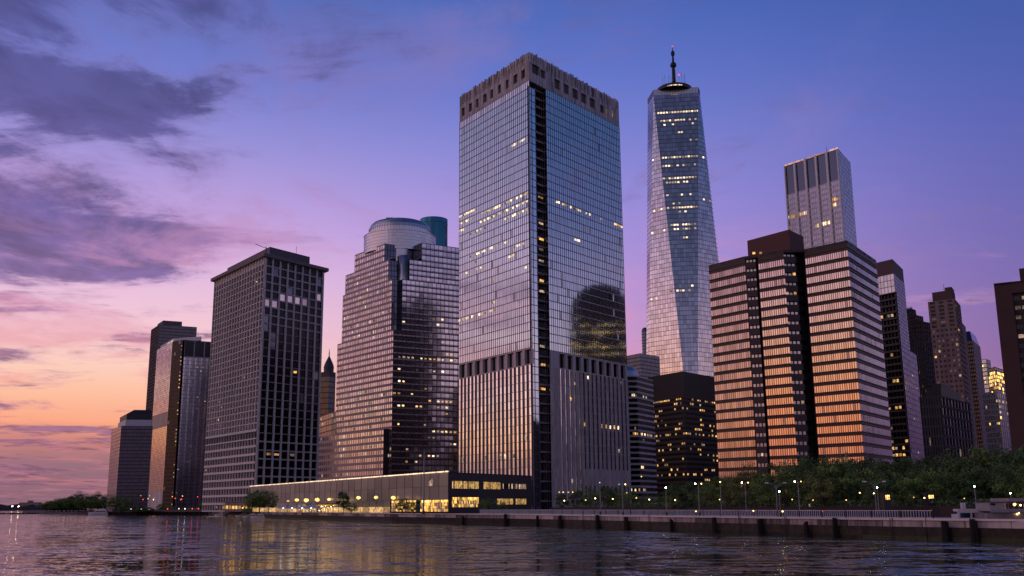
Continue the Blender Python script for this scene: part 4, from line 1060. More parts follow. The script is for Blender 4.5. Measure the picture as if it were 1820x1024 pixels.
# masonry group
def masonry(parent, a, c, b, z0, z1, ncl, ncr, nr, mat, gl=GK, vw=1.0, hh=1.6, collect=None, name='masonry_wall'):
    mb = MB(); out = []
    for p, q, k in ((a, c, ncl), (c, b, ncr)):
        if not k: blank(mb, [p, q], z0, z1, mat)
        else:
            facade(mb, p, q, z0, z1, k, nr, None, mat, vw=vw, vd=.25, hh=hh, hd=.2, rec=.35); out += facade(MB(), p, q, z0, z1, k, nr)
    bp = back_poly(a, c, b); blank(mb, [b, bp[2], a], z0, z1, mat); mb.face([(q.x, q.y, z1) for q in bp], RF)
    mb.build(name, parent); return out, bp
n, l, r, zt = roofpts((1697, 531), 690, (1650, 537), (1708, 545))
T = thing('masonry_tower', (n.x, n.y, GZ), 'tall tan masonry apartment tower with notched top and paired windows', 'apartment tower')
a, c, b = xy(l), xy(n), xy(r); dl = (a - c); dr = (b - c)
zm = zat(c, 580); panes = []
p_, bp = masonry(T, a, c, b, GZ, zm, 6, 3, 34, MA, vw=1.5, hh=1.9); panes += [p for p in p_ if p[1] > 8]
zm2 = zat(c, 592); p_, bp2 = masonry(T, a + dl * .02, c + dl * .02, b - dr * .15, zm, zt, 3, 3, 7, MA, vw=2.6, hh=1.2, name='upper_storeys'); panes += p_
p_, bp3 = masonry(T, a - dl * .12 + dr * .2, c + dl * .12 + dr * .15, c + dl * .1 + dr * .6, zt, zat(c, 512), 0, 0, 3, plain('brown_brick', (.12, .075, .065), .9), name='penthouse')
mb = MB(); 
for (s0, s1) in ((.14, .52), (.62, .88)):
    q = [a - dl * s0 + dr * .2, a - dl * s1 + dr * .2, a - dl * s1 + dr * .6, a - dl * s0 + dr * .6]; mb.prism([tuple(v) for v in q], zt, zat(c, 512 if s0 < .5 else 506), MATS['brown_brick'])
mb.build('roof_blocks', T)
mb = MB(); q = a - dl * .57 + dr * .3; mb.bar((q.x, q.y, zt), (q.x, q.y, zat(c, 498)), .15, MD); mb.build('antenna', T)
mb = MB(); mb.prism([tuple(v) for v in (c + dr * .85, b + dr * .5, b + dr * .5 + dl * .6, c + dr * .85 + dl * .6)], GZ, zat(b, 575), MA); mb.build('side_wing', T)
def mgl(p): 
    if random.random() < .05: return random.choice([L_DIM, L_AMB])
    return GK if random.random() < .75 else GD
single_windows(T, panes, mgl, rec=.3)
# grid block in front of it
n, l, r, zt = roofpts((1672, 704), 560, (1634, 706), (1722, 716))
T = thing('masonry_grid_block', (n.x, n.y, GZ), 'lower dark masonry block with a close grid of windows and roof plant', 'apartment block')
a, c, b = xy(l), xy(n), xy(r)
p_, bp = masonry(T, a, c, b, GZ, zt, 8, 9, 11, plain('dusky_stone', (.085, .075, .08), .9), vw=1.0, hh=1.3)
single_windows(T, p_, lambda p: GK if random.random() < .85 else (GD if random.random() < .93 else L_DIM), rec=.3)
mb = MB(); dl = a - c; dr = b - c
mb.prism([tuple(v) for v in (c + dr * .1 + dl * .1, c + dr * .75 + dl * .1, c + dr * .75 + dl * .8, c + dr * .1 + dl * .8)], zt, zt + 5, MD); mb.prism([tuple(v) for v in (c + dr * .2 + dl * .2, c + dr * .5 + dl * .2, c + dr * .5 + dl * .7, c + dr * .2 + dl * .7)], zt + 5, zt + 8, MD)
mb.build('roof_plant', T)
# ornate stepped tower between them
T = thing('ornate_tower', xy(at(1632, 640, 880)).to_3d() + Vector((0, 0, GZ)), 'dark ornate tower with stepped gables beside the tan masonry tower', 'apartment tower')
o_ = xy(at(1632, 640, 880)); panes = []
for i, (x0, x1, yt, yb) in enumerate(((1604, 1668, 640, 900), (1608, 1664, 598, 641), (1610, 1656, 571, 599), (1610, 1640, 560, 573), (1611, 1627, 549, 562))):
    D = 880; pa = xy(at(x0, yt, D + 8)); pc = xy(at(lerp(x0, x1, .6), yt, D - 4 + i * 2)); pb_ = xy(at(x1, yt, D + 10)); zt_ = zat(pc, yt); zb_ = GZ if i == 0 else zat(pc, yb) - 1
    nr = max(1, round((zt_ - zb_) / 4.2)); p_, bp = masonry(T, pa, pc, pb_, zb_, zt_, max(2, int((x1 - x0) / 7)), max(2, int((x1 - x0) / 9)), nr, MATS['dusky_stone'] if i < 2 else plain('umber_brick', (.10, .07, .065), .9), vw=1.2, hh=1.6, name='stepped_storey'); panes += p_
    if i:
        mb = MB()
        for k in range(5): q = pa.lerp(pc, k / 4); mb.bar((q.x, q.y, zt_), (q.x, q.y, zt_ + 2.2), .6, MATS['dusky_stone'], .1)
        mb.build('pinnacles', T)
single_windows(T, panes, lambda p: GK if random.random() < .9 else GD, rec=.3)
# chamfered dark tower
n, l, r, zt = roofpts((1726, 586), 760, (1706, 589), (1740, 599))
T = thing('chamfered_tower', (n.x, n.y, GZ), 'dark grey apartment tower with sloping top corners right of the masonry tower', 'apartment tower')
a, c, b = xy(l), xy(n), xy(r); a = a + (a - c) * .5
mb = MB(); zk = zt - 8; facade(mb, a, c, GZ, zk, 10, 40, GD, MD, vw=.8, hh=1.3); facade(mb, c, b, GZ, zk, 10, 40, GK, MD, vw=.8, hh=1.3); bp = back_poly(a, c, b); blank(mb, [b, bp[2], a], GZ, zk, MD); mb.build('gridded_wall', T)
mb = MB(); k_ = [p.lerp((bp[0] + bp[2]) / 2, .28) for p in bp]
for i in range(4): p, q, p2, q2 = bp[i], bp[(i+1) % 4], k_[i], k_[(i+1) % 4]; mb.face([(p.x, p.y, zk), (q.x, q.y, zk), (q2.x, q2.y, zt), (p2.x, p2.y, zt)], GD)
mb.face([(p.x, p.y, zt) for p in k_], MD); mb.build('bevelled_top', T)
# distant lit pair
simple_tower('teal_lit_tower', 'small distant teal glass tower with gold lights', 'office block', (1752, 638), 1000, (1741, 640), (1760, 641), GZ,
    dict(nm='teal_wall', nc=6, nr=34, gl=GB, fr=MD, vw=.3, hh=.8), dict(nm='teal_wall', nc=5, nr=34, gl=GD, fr=MD, vw=.3, hh=.8), segs=[(1744, 645, 1752, 672, .5, 16)], mats=[L_GOLD, L_AMB])
simple_tower('gold_lit_tower', 'distant round-topped tower glowing with gold lights at right', 'office block', (1768, 652), 900, (1756, 656), (1786, 658), GZ,
    dict(nm='stone_wall', nc=5, nr=36, gl=GD, fr=MA, vw=1.0, hh=1.2), dict(nm='stone_wall', nc=6, nr=36, gl=GD, fr=MA, vw=1.0, hh=1.2), segs=[(1757, 674, 1786, 676, .7, 16), (1757, 705, 1790, 720, .15, 24)], mats=[L_GOLD, L_GOLD, L_AMB], vv=(.1, .9))
simple_tower('grey_glass_block', 'grey glass block with scattered gold lights in front of the gold lit tower', 'office block', (1772, 697), 640, (1746, 700), (1800, 705), GZ,
    dict(nm='grey_wall', nc=8, nr=20, gl=GB, fr=MG, vw=.3, hh=.8), dict(nm='grey_wall', nc=8, nr=20, gl=GD, fr=MG, vw=.3, hh=.8), segs=[(1748, 728, 1795, 735, .25, 26)], mats=[L_GOLD, L_DIM])
# red brick tower cut by the right edge of the view
n = at(1766, 504, 380); zt = n.z
T = thing('red_brick_tower', (n.x, n.y, GZ), 'dark red brick tower at right with lit window bands in a recess', 'office block')
a = xy(n); r_ = xy(atz(1797, 497, zt)); d = (r_ - a).normalized(); d = Vector((.86, -.51)).normalized(); nn = Vector((d.y, -d.x))
L = 46.0; c = a + d * L
W0 = 6.0
zr = zat(a + d * W0, 521) 
mb = MB(); blank(mb, [a, a + d * W0], GZ, zt, RB); blank(mb, [a + d * W0, c], zr, zt, RB); bk = a - nn * 34
blank(mb, [c, c - nn * 34, bk, a], GZ, zt, RB); mb.prism([tuple(p) for p in (a, c, c - nn * 34, bk)], zt - 1, zt - .03, RF)
q0, q1 = a + d * W0, a + d * W0 - nn * 1.6; blank(mb, [q0, q1], GZ, zr, RB); mb.face([(q0.x, q0.y, zr), (c.x, c.y, zr), ((c - nn*1.6).x, (c - nn*1.6).y, zr), (q1.x, q1.y, zr)], RB)
mb.build('brick_wall', T)
mb = MB(); P = facade(mb, q1, c - nn * 1.6, GZ, zr, 16, 22, GK, plain('charcoal_spandrel', (.03, .025, .025), .7), vw=.25, hh=1.9, hd=.3); o = mb.build('window_bands', T)
lit_windows(o, [p for p in P if random.random() < (.4 if p[1] in (21, 20, 19, 18) else .16)], [L_DIM, L_COOL if False else L_DIM, L_WARM], v0=.3, v1=.72, off=.1)
mb = MB(); q = a + d * 9 - nn * 4; mb.prism([tuple(v) for v in (q, q + d * 30, q + d * 30 - nn * 20, q - nn * 20)], zt, zt + 5.5, RB); mb.build('brick_penthouse', T)
mb = MB(); q = a + d * 14 - nn * 3.7; mb.prism([tuple(v) for v in (q, q + d * 9, q + d * 9 - nn * .5, q - nn * .5)], zt + 1.5, zt + 3.6, MD); mb.build('plant_grille', T)
# ------------------------------------------------------------------ low glass pavilion on the waterfront
n = at(797, 839, 430); zt = n.z; c = xy(n); a = xy(atz(445, 865, zt)); b = xy(atz(945, 845.5, zt))
T = thing('glass_pavilion', (n.x, n.y, GZ), 'long low translucent glass pavilion with a glowing roof edge and a dark annex', 'pavilion')
PG, pnt, pb = new_mat('backlit_glass')
pb.inputs['Base Color'].default_value = (.15, .145, .14, 1); pb.inputs['Roughness'].default_value = .16
pb.inputs['Emission Color'].default_value = (1, .72, .50, 1)
atn = N(pnt, 'ShaderNodeAttribute'); atn.attribute_name = 'rnd'; mrn = N(pnt, 'ShaderNodeMapRange'); mrn.inputs['To Min'].default_value = .012; mrn.inputs['To Max'].default_value = .04
pnt.links.new(atn.outputs['Fac'], mrn.inputs['Value']); pnt.links.new(mrn.outputs[0], pb.inputs['Emission Strength'])
d = (c - a); L = d.length; d = d / L; nn = Vector((d.y, -d.x)); dr = (b - c); LR = dr.length; dr = dr / LR; nr2 = Vector((dr.y, -dr.x))
h = zt - GZ; z1 = GZ + h * .33; z2 = GZ + h * .66
t0 = .80
PGL = lamp('glowing_base_glass', (1, .58, .22), .55, var=.6)
cols = [i / 34 for i in range(35)]
mb = MB(); facade(mb, a, c, 0, 0, cols, [z1, z2, zt], PG, MD, vw=.16, vd=.1, hh=.16, hd=.08, jit=.002)
facade(mb, a, a + d * L * t0, GZ, z1, 28, 2, PGL, MD, vw=.14, vd=.08, hh=.14, jit=.002, gmat=lambda c_, r: PGL if r == 0 else PG)
mb.build('translucent_wall', T)
LGP = lamp('lit_interior', (1, .50, .10), 1.1, var=.85)
k = 0
for i in range(2):
    u0, u1 = L * (t0 + .005 + i * .105), L * (t0 + .095 + i * .105)
    p0 = a + d * u0; p1 = a + d * u1
    mb = MB(); facade(mb, p0, p1, GZ + .6, z1, 20, 4, LGP, MD, vw=.12, vd=.05, hh=.12, gmat=lambda c_, r: (L_GOLD if random.random() < .45 else LGP) if r == 3 else (LGP if random.random() < .7 else L_DIM)); mb.build('lit_window', T)
mb = MB(); p0 = a + d * L * (.938); p1 = a + d * L * .951; o = nn * .15
mb.face([((p0+o).x, (p0+o).y, z2 + .3), ((p1+o).x, (p1+o).y, z2 + .3), ((p1+o).x, (p1+o).y, zt - 2.2), ((p0+o).x, (p0+o).y, zt - 3.6)], L_DIM); mb.build('lit_window', T)
mb = MB(); mb.prism([tuple(a + nn * .5), tuple(c + nn * .5), tuple(c - nn * .3), tuple(a - nn * .3)], zt + .02, zt + .5, L_LINE); mb.build('glowing_roof_edge', T)
NV = plain('navy_cladding', (.018, .022, .036), .35)
zA, zB, zC, zD = [GZ + h * f for f in (.14, .39, .635, .80)]
mb = MB()
holes = [(.04, .34, .14, .39), (.55, .76, .20, .36), (.78, .93, .20, .36), (.04, .34, .60, .79), (.39, .60, .60, .79), (.62, .93, .62, .76)]
LG2 = lamp('lit_office', (1, .58, .18), .42, var=.6)
pierced(mb, c, b, GZ, zt, [hh_[:4] for hh_ in holes], NV, .5, GK, T, 'window_recess')
mb.prism([tuple(c + dr * LR - nr2 * 0), tuple(b - nr2 * 40), tuple(a - nn * 30), tuple(a - nn * .2), tuple(c - nn * .2)], zt - .6, zt - .05, RF)
blank(mb, [b, b - nr2 * 40], GZ, zt, NV)
mb.build('dark_annex', T)
for (t_0, t_1, v0, v1), mt, k in zip(holes, (LGP, LG2, LG2, LG2, LG2, L_DIM), (22, 10, 10, 16, 11, 16)):
    p0 = c + dr * LR * t_0 - nr2 * .35; p1 = c + dr * LR * t_1 - nr2 * .35; za, zb = GZ + h * v0, GZ + h * v1
    mb = MB(); P = facade(mb, p0, p1, za, zb, k, 3 if zb - za > 3.5 else 1, mt, MD, vw=.09, vd=.06, hh=.1, gmat=(lambda c_, r: (L_GOLD if random.random() < .4 else LGP) if r == 2 else random.choice([LGP, L_DIM, L_AMB])) if mt is LGP else (lambda c_, r: GK if random.random() < .35 else L_DIM) if mt is L_DIM else None); mb.build('lit_window', T)
mb = MB(); p = b + dr * 0; blank(mb, [b, b], GZ, zt, NV)
# terrace canopy in front of the pavilion with its globe lamps
for x, y, s in ((512, 890.5, .55), (527.5, 888.5, .9), (544.5, 889, 1.1), (564, 888, 1.1), (585, 887.5, .8), (637, 884.5, .8), (668.5, 884, .8), (699, 884.5, .9)):
    p = at(x, y, 560 if x < 600 else 480); o = thing('globe_lamp', (p.x, p.y, GZ), 'round warm globe lamp standing in front of the translucent pavilion wall', 'lamp', 'globe lamps before the pavilion')
    mb = MB(); mb.bar((p.x, p.y, GZ), (p.x, p.y, p.z), .08, MD); mb.build('post', o)
    mb = MB(); mb.lathe((p.x, p.y), [(.1, p.z - s), (s * 1.1, p.z - s * .5), (s * 1.25, p.z), (s * .9, p.z + s * .6), (.1, p.z + s * .8)], L_GOLD, 12); mb.build('globe', o, True)
p = at(577, 897, 545); T = thing('terrace_canopy', (p.x, p.y, GZ), 'low terrace canopy glowing amber underneath in front of the pavilion', 'canopy')
dd = (c - a).normalized(); mb = MB(); q0 = xy(p) - dd * 26; q1 = xy(p) + dd * 12; nn3 = nn
mb.prism([tuple(v) for v in (q0 + nn3 * 4, q1 + nn3 * 4, q1 - nn3 * 4, q0 - nn3 * 4)], GZ + 4.2, GZ + 4.6, MD); mb.build('canopy_roof', T)
mb = MB(); mb.prism([tuple(v) for v in (q0 + nn3 * 3.4 + dd * 14, q1 + nn3 * 3.4, q1 - nn3 * 3, q0 - nn3 * 3 + dd * 14)], GZ + 3.5, GZ + 4.1, LGP); mb.build('lit_soffit', T)
mb = MB()
for t in (0, .33, .66, 1): q = q0.lerp(q1, t) + nn3 * 3.6; mb.bar((q.x, q.y, GZ), (q.x, q.y, GZ + 4.2), .12, MD)
mb.build('posts', T)

# ------------------------------------------------------------------ trees
LEAF = [plain('leaf_green', (.135, .220, .045), .7, var=.7, scale=.25), plain('leaf_dark', (.085, .155, .042), .7, var=.7, scale=.25), plain('leaf_olive', (.165, .205, .050), .7, var=.7, scale=.25)]
BARK = plain('bark', (.045, .035, .028), .95, var=.4, scale=2)
def tree_parts(seed, h, r, trunk_h, leafmat, nl=3600, squash=1.0):
    """meshes for one tree of height h and crown radius r, standing at the origin"""
    rn = random.Random(seed); tb = MB()
    tb.bar((0, 0, -.3), (rn.uniform(-.2, .2), rn.uniform(-.2, .2), trunk_h), h * .022, BARK, h * .015, 8)
    tips = []
    for i in range(7):
        an = i * 2.4 + rn.uniform(-.4, .4); l = rn.uniform(.45, .8) * r; z = trunk_h + rn.uniform(-.1, .5) * (h - trunk_h) * .4
        e_ = Vector((math.cos(an) * l, math.sin(an) * l, z + rn.uniform(.15, .45) * (h - trunk_h)))
        tb.bar((0, 0, z - .5), e_, h * .009, BARK, h * .003, 5); tips.append(e_)
        f_ = e_ + Vector((rn.uniform(-1, 1), rn.uniform(-1, 1), rn.uniform(.3, 1.2))) * r * .25; tb.bar(e_, f_, h * .003, BARK, h * .001, 4)
    tb.bar((0, 0, trunk_h - .2), (0, 0, h * .82), h * .014, BARK, h * .003, 6)
    # clump centres over an uneven crown
    cl = []
    for i in range(34):
        u = rn.uniform(-1, 1); an = rn.uniform(0, 6.283); rr = rn.uniform(.35, 1.0) ** .6
        s = math.sqrt(max(0, 1 - u * u)); q = Vector((math.cos(an) * s * r * rr, math.sin(an) * s * r * rr, trunk_h * .9 + (h - trunk_h * .9) * (.5 + .46 * u * rr) * squash))
        cl.append((q, rn.uniform(.16, .34) * r, rn.random()))
    lb = MB()
    per = nl // len(cl)
    for q, cr, shade in cl:
        for i in range(per):
            v = Vector((rn.gauss(0, 1), rn.gauss(0, 1), rn.gauss(0, .75))); v = v.normalized() * cr * rn.uniform(.45, 1.15)
            p = q + v
            if p.z < trunk_h * .55: continue
            s = rn.uniform(.16, .34) * (h / 14) ** .5
            n_ = (v.normalized() + Vector((rn.uniform(-.8, .8), rn.uniform(-.8, .8), rn.uniform(-.3, .9)))).normalized()
            t = n_.orthogonal().normalized(); t.rotate(__import__('mathutils').Quaternion(n_, rn.uniform(0, 6.28))); w = n_.cross(t)
            lb.face([p - t * s, p + w * s * .55, p + t * s, p - w * s * .55], leafmat, min(1, max(0, shade * .7 + rn.random() * .3)))
    return tb, lb
PROTO = []
for i, (h, r, th) in enumerate(((14, 6.2, 3.4), (13, 5.6, 3.0), (15, 6.0, 4.0), (11, 5.2, 2.4), (12, 4.2, 3.0))):
    tb, lb = tree_parts(40 + i, h, r, th, LEAF[i % 3]); 
    me = []
    for m_, nm in ((tb, 'trunk'), (lb, 'crown')):
        o = m_.build(nm); me.append(o.data); bpy.data.objects.remove(o)
    PROTO.append((h, r, me))
def plant_tree(x, ytop, D, label, group, k=None, wide=1.0, zb=GZ, cat='tree', name='park_tree'):
    p = at(x, ytop, D); h = max(3.0, p.z - zb); k = random.randrange(5) if k is None else k
    H_, R_, me = PROTO[k]; T = thing(name, (p.x, p.y, zb), label, cat, group)
    s = h / H_; T.rotation_euler = (0, 0, random.uniform(0, 6.28)); T.scale = (s * wide, s * wide, s)
    for nm, m_ in zip(('trunk', 'crown'), me):
        o = bpy.data.objects.new(nm, m_); COL.objects.link(o); o.parent = T
    return T
def topy(x):
    pts = [(985, 874), (1030, 868), (1080, 862), (1120, 868), (1165, 874), (1200, 866), (1260, 860), (1300, 850), (1345, 834), (1400, 822), (1450, 815), (1500, 818), (1545, 818), (1590, 823), (1640, 820), (1690, 812), (1740, 804), (1790, 796), (1860, 798)]
    for (x0, y0), (x1, y1) in zip(pts, pts[1:]):
        if x0 <= x <= x1: return lerp(y0, y1, (x - x0) / (x1 - x0))
    return 800
def shore_D(x): return on_shore(x).y
rt_ = random.Random(5)
GRP = 'leafy trees crowding the riverside park'
LBL = 'dark leafy park tree merging into the canopy behind the promenade'
x = 1180
while x < 1850:
    D = shore_D(x) + rt_.uniform(62, 85); plant_tree(x + rt_.uniform(-5, 5), topy(x) + rt_.uniform(-12, 4), D, LBL, GRP, wide=rt_.uniform(1.0, 1.25)); x += 25
x = 1192
while x < 1850:
    D = shore_D(x) + rt_.uniform(36, 50); plant_tree(x + rt_.uniform(-6, 6), topy(x) + rt_.uniform(8, 30), D, LBL, GRP, wide=rt_.uniform(1.0, 1.3)); x += 34
for x, y in ((998, 876), (1024, 870), (1046, 868), (1078, 862), (1092, 868), (1118, 872), (1150, 880)):
    plant_tree(x, y, shore_D(x) + rt_.uniform(70, 110), 'small street tree in front of the ribbed base of the glass tower', 'street trees before the glass tower', k=rt_.choice((3, 4)), wide=1.1)
for x, y, w_ in ((449, 874, .95), (463, 871, 1.0), (479, 873, 1.0)):
    plant_tree(x, y, 560, 'bushy green tree at the far end of the translucent pavilion', 'bushy trees at the pavilion end', k=3, wide=w_ * 1.15)
plant_tree(611, 872, 440, 'slender loose tree alone before the translucent pavilion wall', None, k=4, wide=.95)
plant_tree(625, 893, 432, 'low shrub beside the slender tree before the pavilion', None, k=3, wide=1.2, cat='shrub', name='shrub')
for x, y, lb_ in ((716, 886, 'dark shrub left of the tall flagpole before the lit pavilion windows'), (736, 892, 'dark shrub at the foot of the tall flagpole before the pavilion'), (868, 885, 'dark shrub before the dark pavilion annex between its lit windows'), (893, 893, 'low dark shrub near the far corner of the dark pavilion annex')):
    plant_tree(x, y, 405, lb_, None, k=3, wide=1.3, cat='shrub', name='shrub')
for x in range(88, 200, 11):
    yt = 906 - 30 * math.sin(min(1, (x - 74) / 75) * 1.57) + rt_.uniform(-2, 4)
    plant_tree(x, yt, 1180 + rt_.uniform(-20, 40), 'dark bushy shoreline tree on the point at far left', 'trees on the wooded point', k=rt_.randrange(4), wide=1.35)
for x in range(84, 196, 7):
    plant_tree(x, 896 - 8 * min(1, (x - 80) / 30) + rt_.uniform(-3, 2), 1125, 'low dark bush crowding the waterline of the wooded point at far left', 'bushes along the wooded point', k=3, wide=2.3, cat='bush', name='shore_bush')
for x in range(95, 190, 14):
    plant_tree(x, 893 + rt_.uniform(-4, 3), 1130, 'dark bushy shoreline tree on the point at far left', 'trees on the wooded point', k=rt_.randrange(4), wide=1.7)
for x, y in ((208, 882), (222, 884), (286, 895), (360, 893)):
    plant_tree(x, y, 985, 'rounded dark tree at the feet of the far left towers', 'trees at the feet of the far left towers', k=3, wide=1.4)
# clipped planting behind the marina
HDG = thing('planted_bank', gx(330, 970), 'long low planted bank of shrubs below the far left towers', 'hedge')
mb = MB()
for i in range(5200):
    x = rt_.uniform(200, 445); D = lerp(985, 640, max(0, (x - 380) / 65)) + rt_.uniform(-6, 6); p = gx(x, D); z = GZ + rt_.uniform(0, 1) ** 1.3 * (3.0 + 1.6 * math.sin(x * .21) * math.sin(x * .063)); s = rt_.uniform(.3, .8)
    v = Vector((rt_.uniform(-1, 1), rt_.uniform(-1, .2), rt_.uniform(-.2, 1))).normalized(); t = v.orthogonal().normalized(); w = v.cross(t); c0 = Vector((p.x, p.y, z))
    mb.face([c0 - t * s, c0 + w * s * .6, c0 + t * s, c0 - w * s * .6], LEAF[1])
tag(mb.build('foliage', HDG), kind=None)
# hedge under the park trees
HG = thing('park_hedge', (on_shore(1300, -30).x, on_shore(1300, -30).y, GZ), 'continuous dark hedge under the park trees behind the promenade', 'hedge')
mb = MB()
for i in range(9000):
    x = rt_.uniform(900, 1840); p = on_shore(x, -rt_.uniform(26, 30)) if i % 40 == 0 else None
    if p is not None: base = p; tang = (on_shore(x + 12, -28) - p)
    q = base + tang * rt_.uniform(-1.2, 1.2) + Vector((rt_.uniform(-1, 1), rt_.uniform(-1, 1))); z = GZ + 1.2 + rt_.uniform(0, 1) * 2.4; s = rt_.uniform(.15, .4)
    v = Vector((rt_.uniform(-1, 1), rt_.uniform(-1, .2), rt_.uniform(-.2, 1))).normalized(); t = v.orthogonal().normalized(); w = v.cross(t); c0 = Vector((q.x, q.y, z))
    mb.face([c0 - t * s, c0 + w * s * .6, c0 + t * s, c0 - w * s * .6], LEAF[1])
mb.build('foliage', HG)

# ------------------------------------------------------------------ lamps along the promenade
def bulb(mb, p, r, mat): mb.lathe((p[0], p[1]), [(r*.1, p[2] - r), (r*.85, p[2] - r*.5), (r, p[2]), (r*.85, p[2] + r*.5), (r*.1, p[2] + r)], mat, 8)
def street_lamp(x, yt, D, label, kind='single', lm=None, name='street_lamp', group=None):
    lm = lm or L_LAMP; p = at(x, yt, D); T = thing(name, (p.x, p.y, GZ), label, 'street lamp', group); h = p.z
    mb = MB(); mb.bar((p.x, p.y, GZ), (p.x, p.y, h), D * .0011 * .5, MG, D * .0007 * .5, 8); mb.bar((p.x, p.y, GZ), (p.x, p.y, GZ + .9), D * .0016 * .5, MD, None, 8); mb.build('pole', T)
    r = D * .00065
    if kind == 'single': mb = MB(); bulb(mb, (p.x, p.y, h + r), r, lm); mb.build('lamp_head', T)
    elif kind == 'twin':
        for s, mt in ((-1, lm), (1, L_AMB)):
            mb = MB(); mb.bar((p.x, p.y, h - .4), (p.x + s * D * .003, p.y, h), .06, MG); mb.build('arm', T)
            mb = MB(); bulb(mb, (p.x + s * D * .003, p.y, h), r * .9, lm if s < 0 else MATS['amber_head']); mb.build('lamp_head', T)
    elif kind == 'curved':
        for s in (-1, 1):
            mb = MB(); q = [(0, -1.2), (.4, -.2), (1.2, .35), (2.0, .5)]
            for u, v in zip(q, q[1:]): mb.bar((p.x + s * u[0], p.y, h + u[1]), (p.x + s * v[0], p.y, h + v[1]), .09, MG)
            mb.build('arm', T); mb = MB(); mb.bar((p.x + s * 1.7, p.y, h + .42), (p.x + s * 2.5, p.y, h + .5), .16, CW); mb.build('lamp_head', T)
    return T
lamp('amber_head', (1, .62, .18), 9, var=.2)
street_lamp(1066, 859, on_shore(1066, -2).y, 'bare steel lamp post at the water edge before the glass tower', 'single', L_COOL)
street_lamp(1106, 861, on_shore(1106, -14).y, 'second bare steel lamp post before the glass tower near its corner', 'twin', L_COOL)
street_lamp(1183.5, 868, on_shore(1183, -16).y, 'short lamp post with green-white light before the black slab', 'single', L_GREEN)
street_lamp(1241, 860, on_shore(1241, -14).y, 'lamp post with two warm heads before the black slab corner', 'twin')
street_lamp(1324, 858, on_shore(1324, -24).y, 'lamp post with twin heads before the left bay of the bronze block', 'twin')
street_lamp(1379, 862, on_shore(1379, -28).y, 'unlit post with two curved arms behind the green-white lamp', 'curved')
street_lamp(1385, 875, on_shore(1385, -8).y, 'lamp post with bright green-white light before the curved arm post', 'single', L_GREEN)
street_lamp(1418, 856, on_shore(1418, -18).y, 'tall lamp post with white and amber heads before the bronze block', 'twin')
street_lamp(1559, 868, on_shore(1559, -20).y, 'lamp post with bright green-white light and glow under the park trees', 'single', L_GREEN)
street_lamp(1554, 860, on_shore(1554, -30).y, 'unlit post with two curved arms under the trees beside a lit window', 'curved')
street_lamp(1732, 866, on_shore(1732, -38).y, 'green-white lamp glowing deep among the park trees', 'single', L_GREEN)
street_lamp(1796, 878, on_shore(1796, -34).y, 'small greenish lamp above the white terrace building', 'single', L_GREEN)
street_lamp(1280, 858, on_shore(1280, -40).y, 'amber lamp among the trees at the foot of the bronze block', 'single', MATS['amber_head'])
# tall flagpole
p = at(754, 802, 400); T = thing('flagpole', (p.x, p.y, GZ), 'tall bare grey flagpole in front of the pavilion', 'flagpole')
mb = MB(); mb.bar((p.x, p.y, GZ), (p.x, p.y, p.z), .36, MG, .16, 10); mb.build('pole', T); mb = MB(); bulb(mb, (p.x, p.y, p.z + .3), .35, MG); mb.build('finial', T)
mb = MB(); mb.bar((p.x, p.y, GZ), (p.x, p.y, GZ + 1.2), .7, MD, .5, 10); mb.build('base', T)
# low path lights
for i, (x, y, off, mt) in enumerate([(1237, 909, -4, 'amber_head'), (1339, 908, -4, 'amber_head'), (1391, 909, -4, 'amber_head'), (1462, 909, -4, 'red_light'), (994, 875, -90, 'gold_light'), (1001, 875, -90, 'gold_light'), (1010, 875, -90, 'gold_light'), (1018, 875, -90, 'gold_light'), (1058, 886, -30, 'amber_head'), (1041, 889, -30, 'gold_light'), (1003, 890, -30, 'amber_head'),
        (1089, 887, -32, 'amber_head'), (1154, 888, -32, 'amber_head'), (1200, 889, -32, 'amber_head'), (1114, 876, -60, 'gold_light'), (1131, 885, -34, 'gold_light'), (1140, 847, -120, 'gold_light'), (1279, 888, -32, 'gold_light'), (1408, 888, -32, 'gold_light'), (1445, 889, -32, 'gold_light'), (1504, 889, -34, 'gold_light'), (1528, 876, -36, 'amber_head'), (1553, 877, -36, 'amber_head'), (1624, 884, -36, 'gold_light'), (1643, 885, -36, 'amber_head'), (1714, 886, -36, 'gold_light')]):
    p0 = on_shore(x, off); p = at(x, y, p0.y); T = thing('path_light', (p.x, p.y, GZ), 'small warm path light glowing among the park planting' if mt != 'red_light' else 'small red light on the promenade railing', 'lamp', 'path lights in the park' if mt != 'red_light' else None)
    mb = MB(); mb.bar((p.x, p.y, GZ), (p.x, p.y, p.z), .05, MD); mb.build('post', T); mb = MB(); bulb(mb, (p.x, p.y, p.z), p0.y * .0006, MATS[mt]); mb.build('lamp_head', T)
# small lit houses among the trees
for x0, x1, y0, y1, off, lb_ in ((1573, 1582, 880, 888, -40, 'small lit kiosk among the trees right of the green-white lamp'), (1650, 1660, 880, 886, -60, 'low amber lit kiosk under the park trees near the right')):
    D = on_shore((x0 + x1) / 2, off).y; p = at(x0, y0, D); q = at(x1, y1, D); T = thing('park_kiosk', (p.x, p.y, GZ), lb_, 'kiosk')
    mb = MB(); mb.box(p.x - .3, q.x + .3, D, D + 2, GZ, p.z + .3, MD); mb.prism([(p.x - .6, D - .5), (q.x + .6, D - .5), (q.x + .6, D + 2.6), (p.x - .6, D + 2.6)], p.z + .3, p.z + .5, RF); mb.build('walls', T)
    for k in range(3):
        u0 = lerp(p.x, q.x, k / 3 + .04); u1 = lerp(p.x, q.x, (k + 1) / 3 - .04); mb = MB(); mb.face([(u0, D - .03, q.z), (u1, D - .03, q.z), (u1, D - .03, p.z), (u0, D - .03, p.z)], L_GOLD); mb.build('lit_window', T)

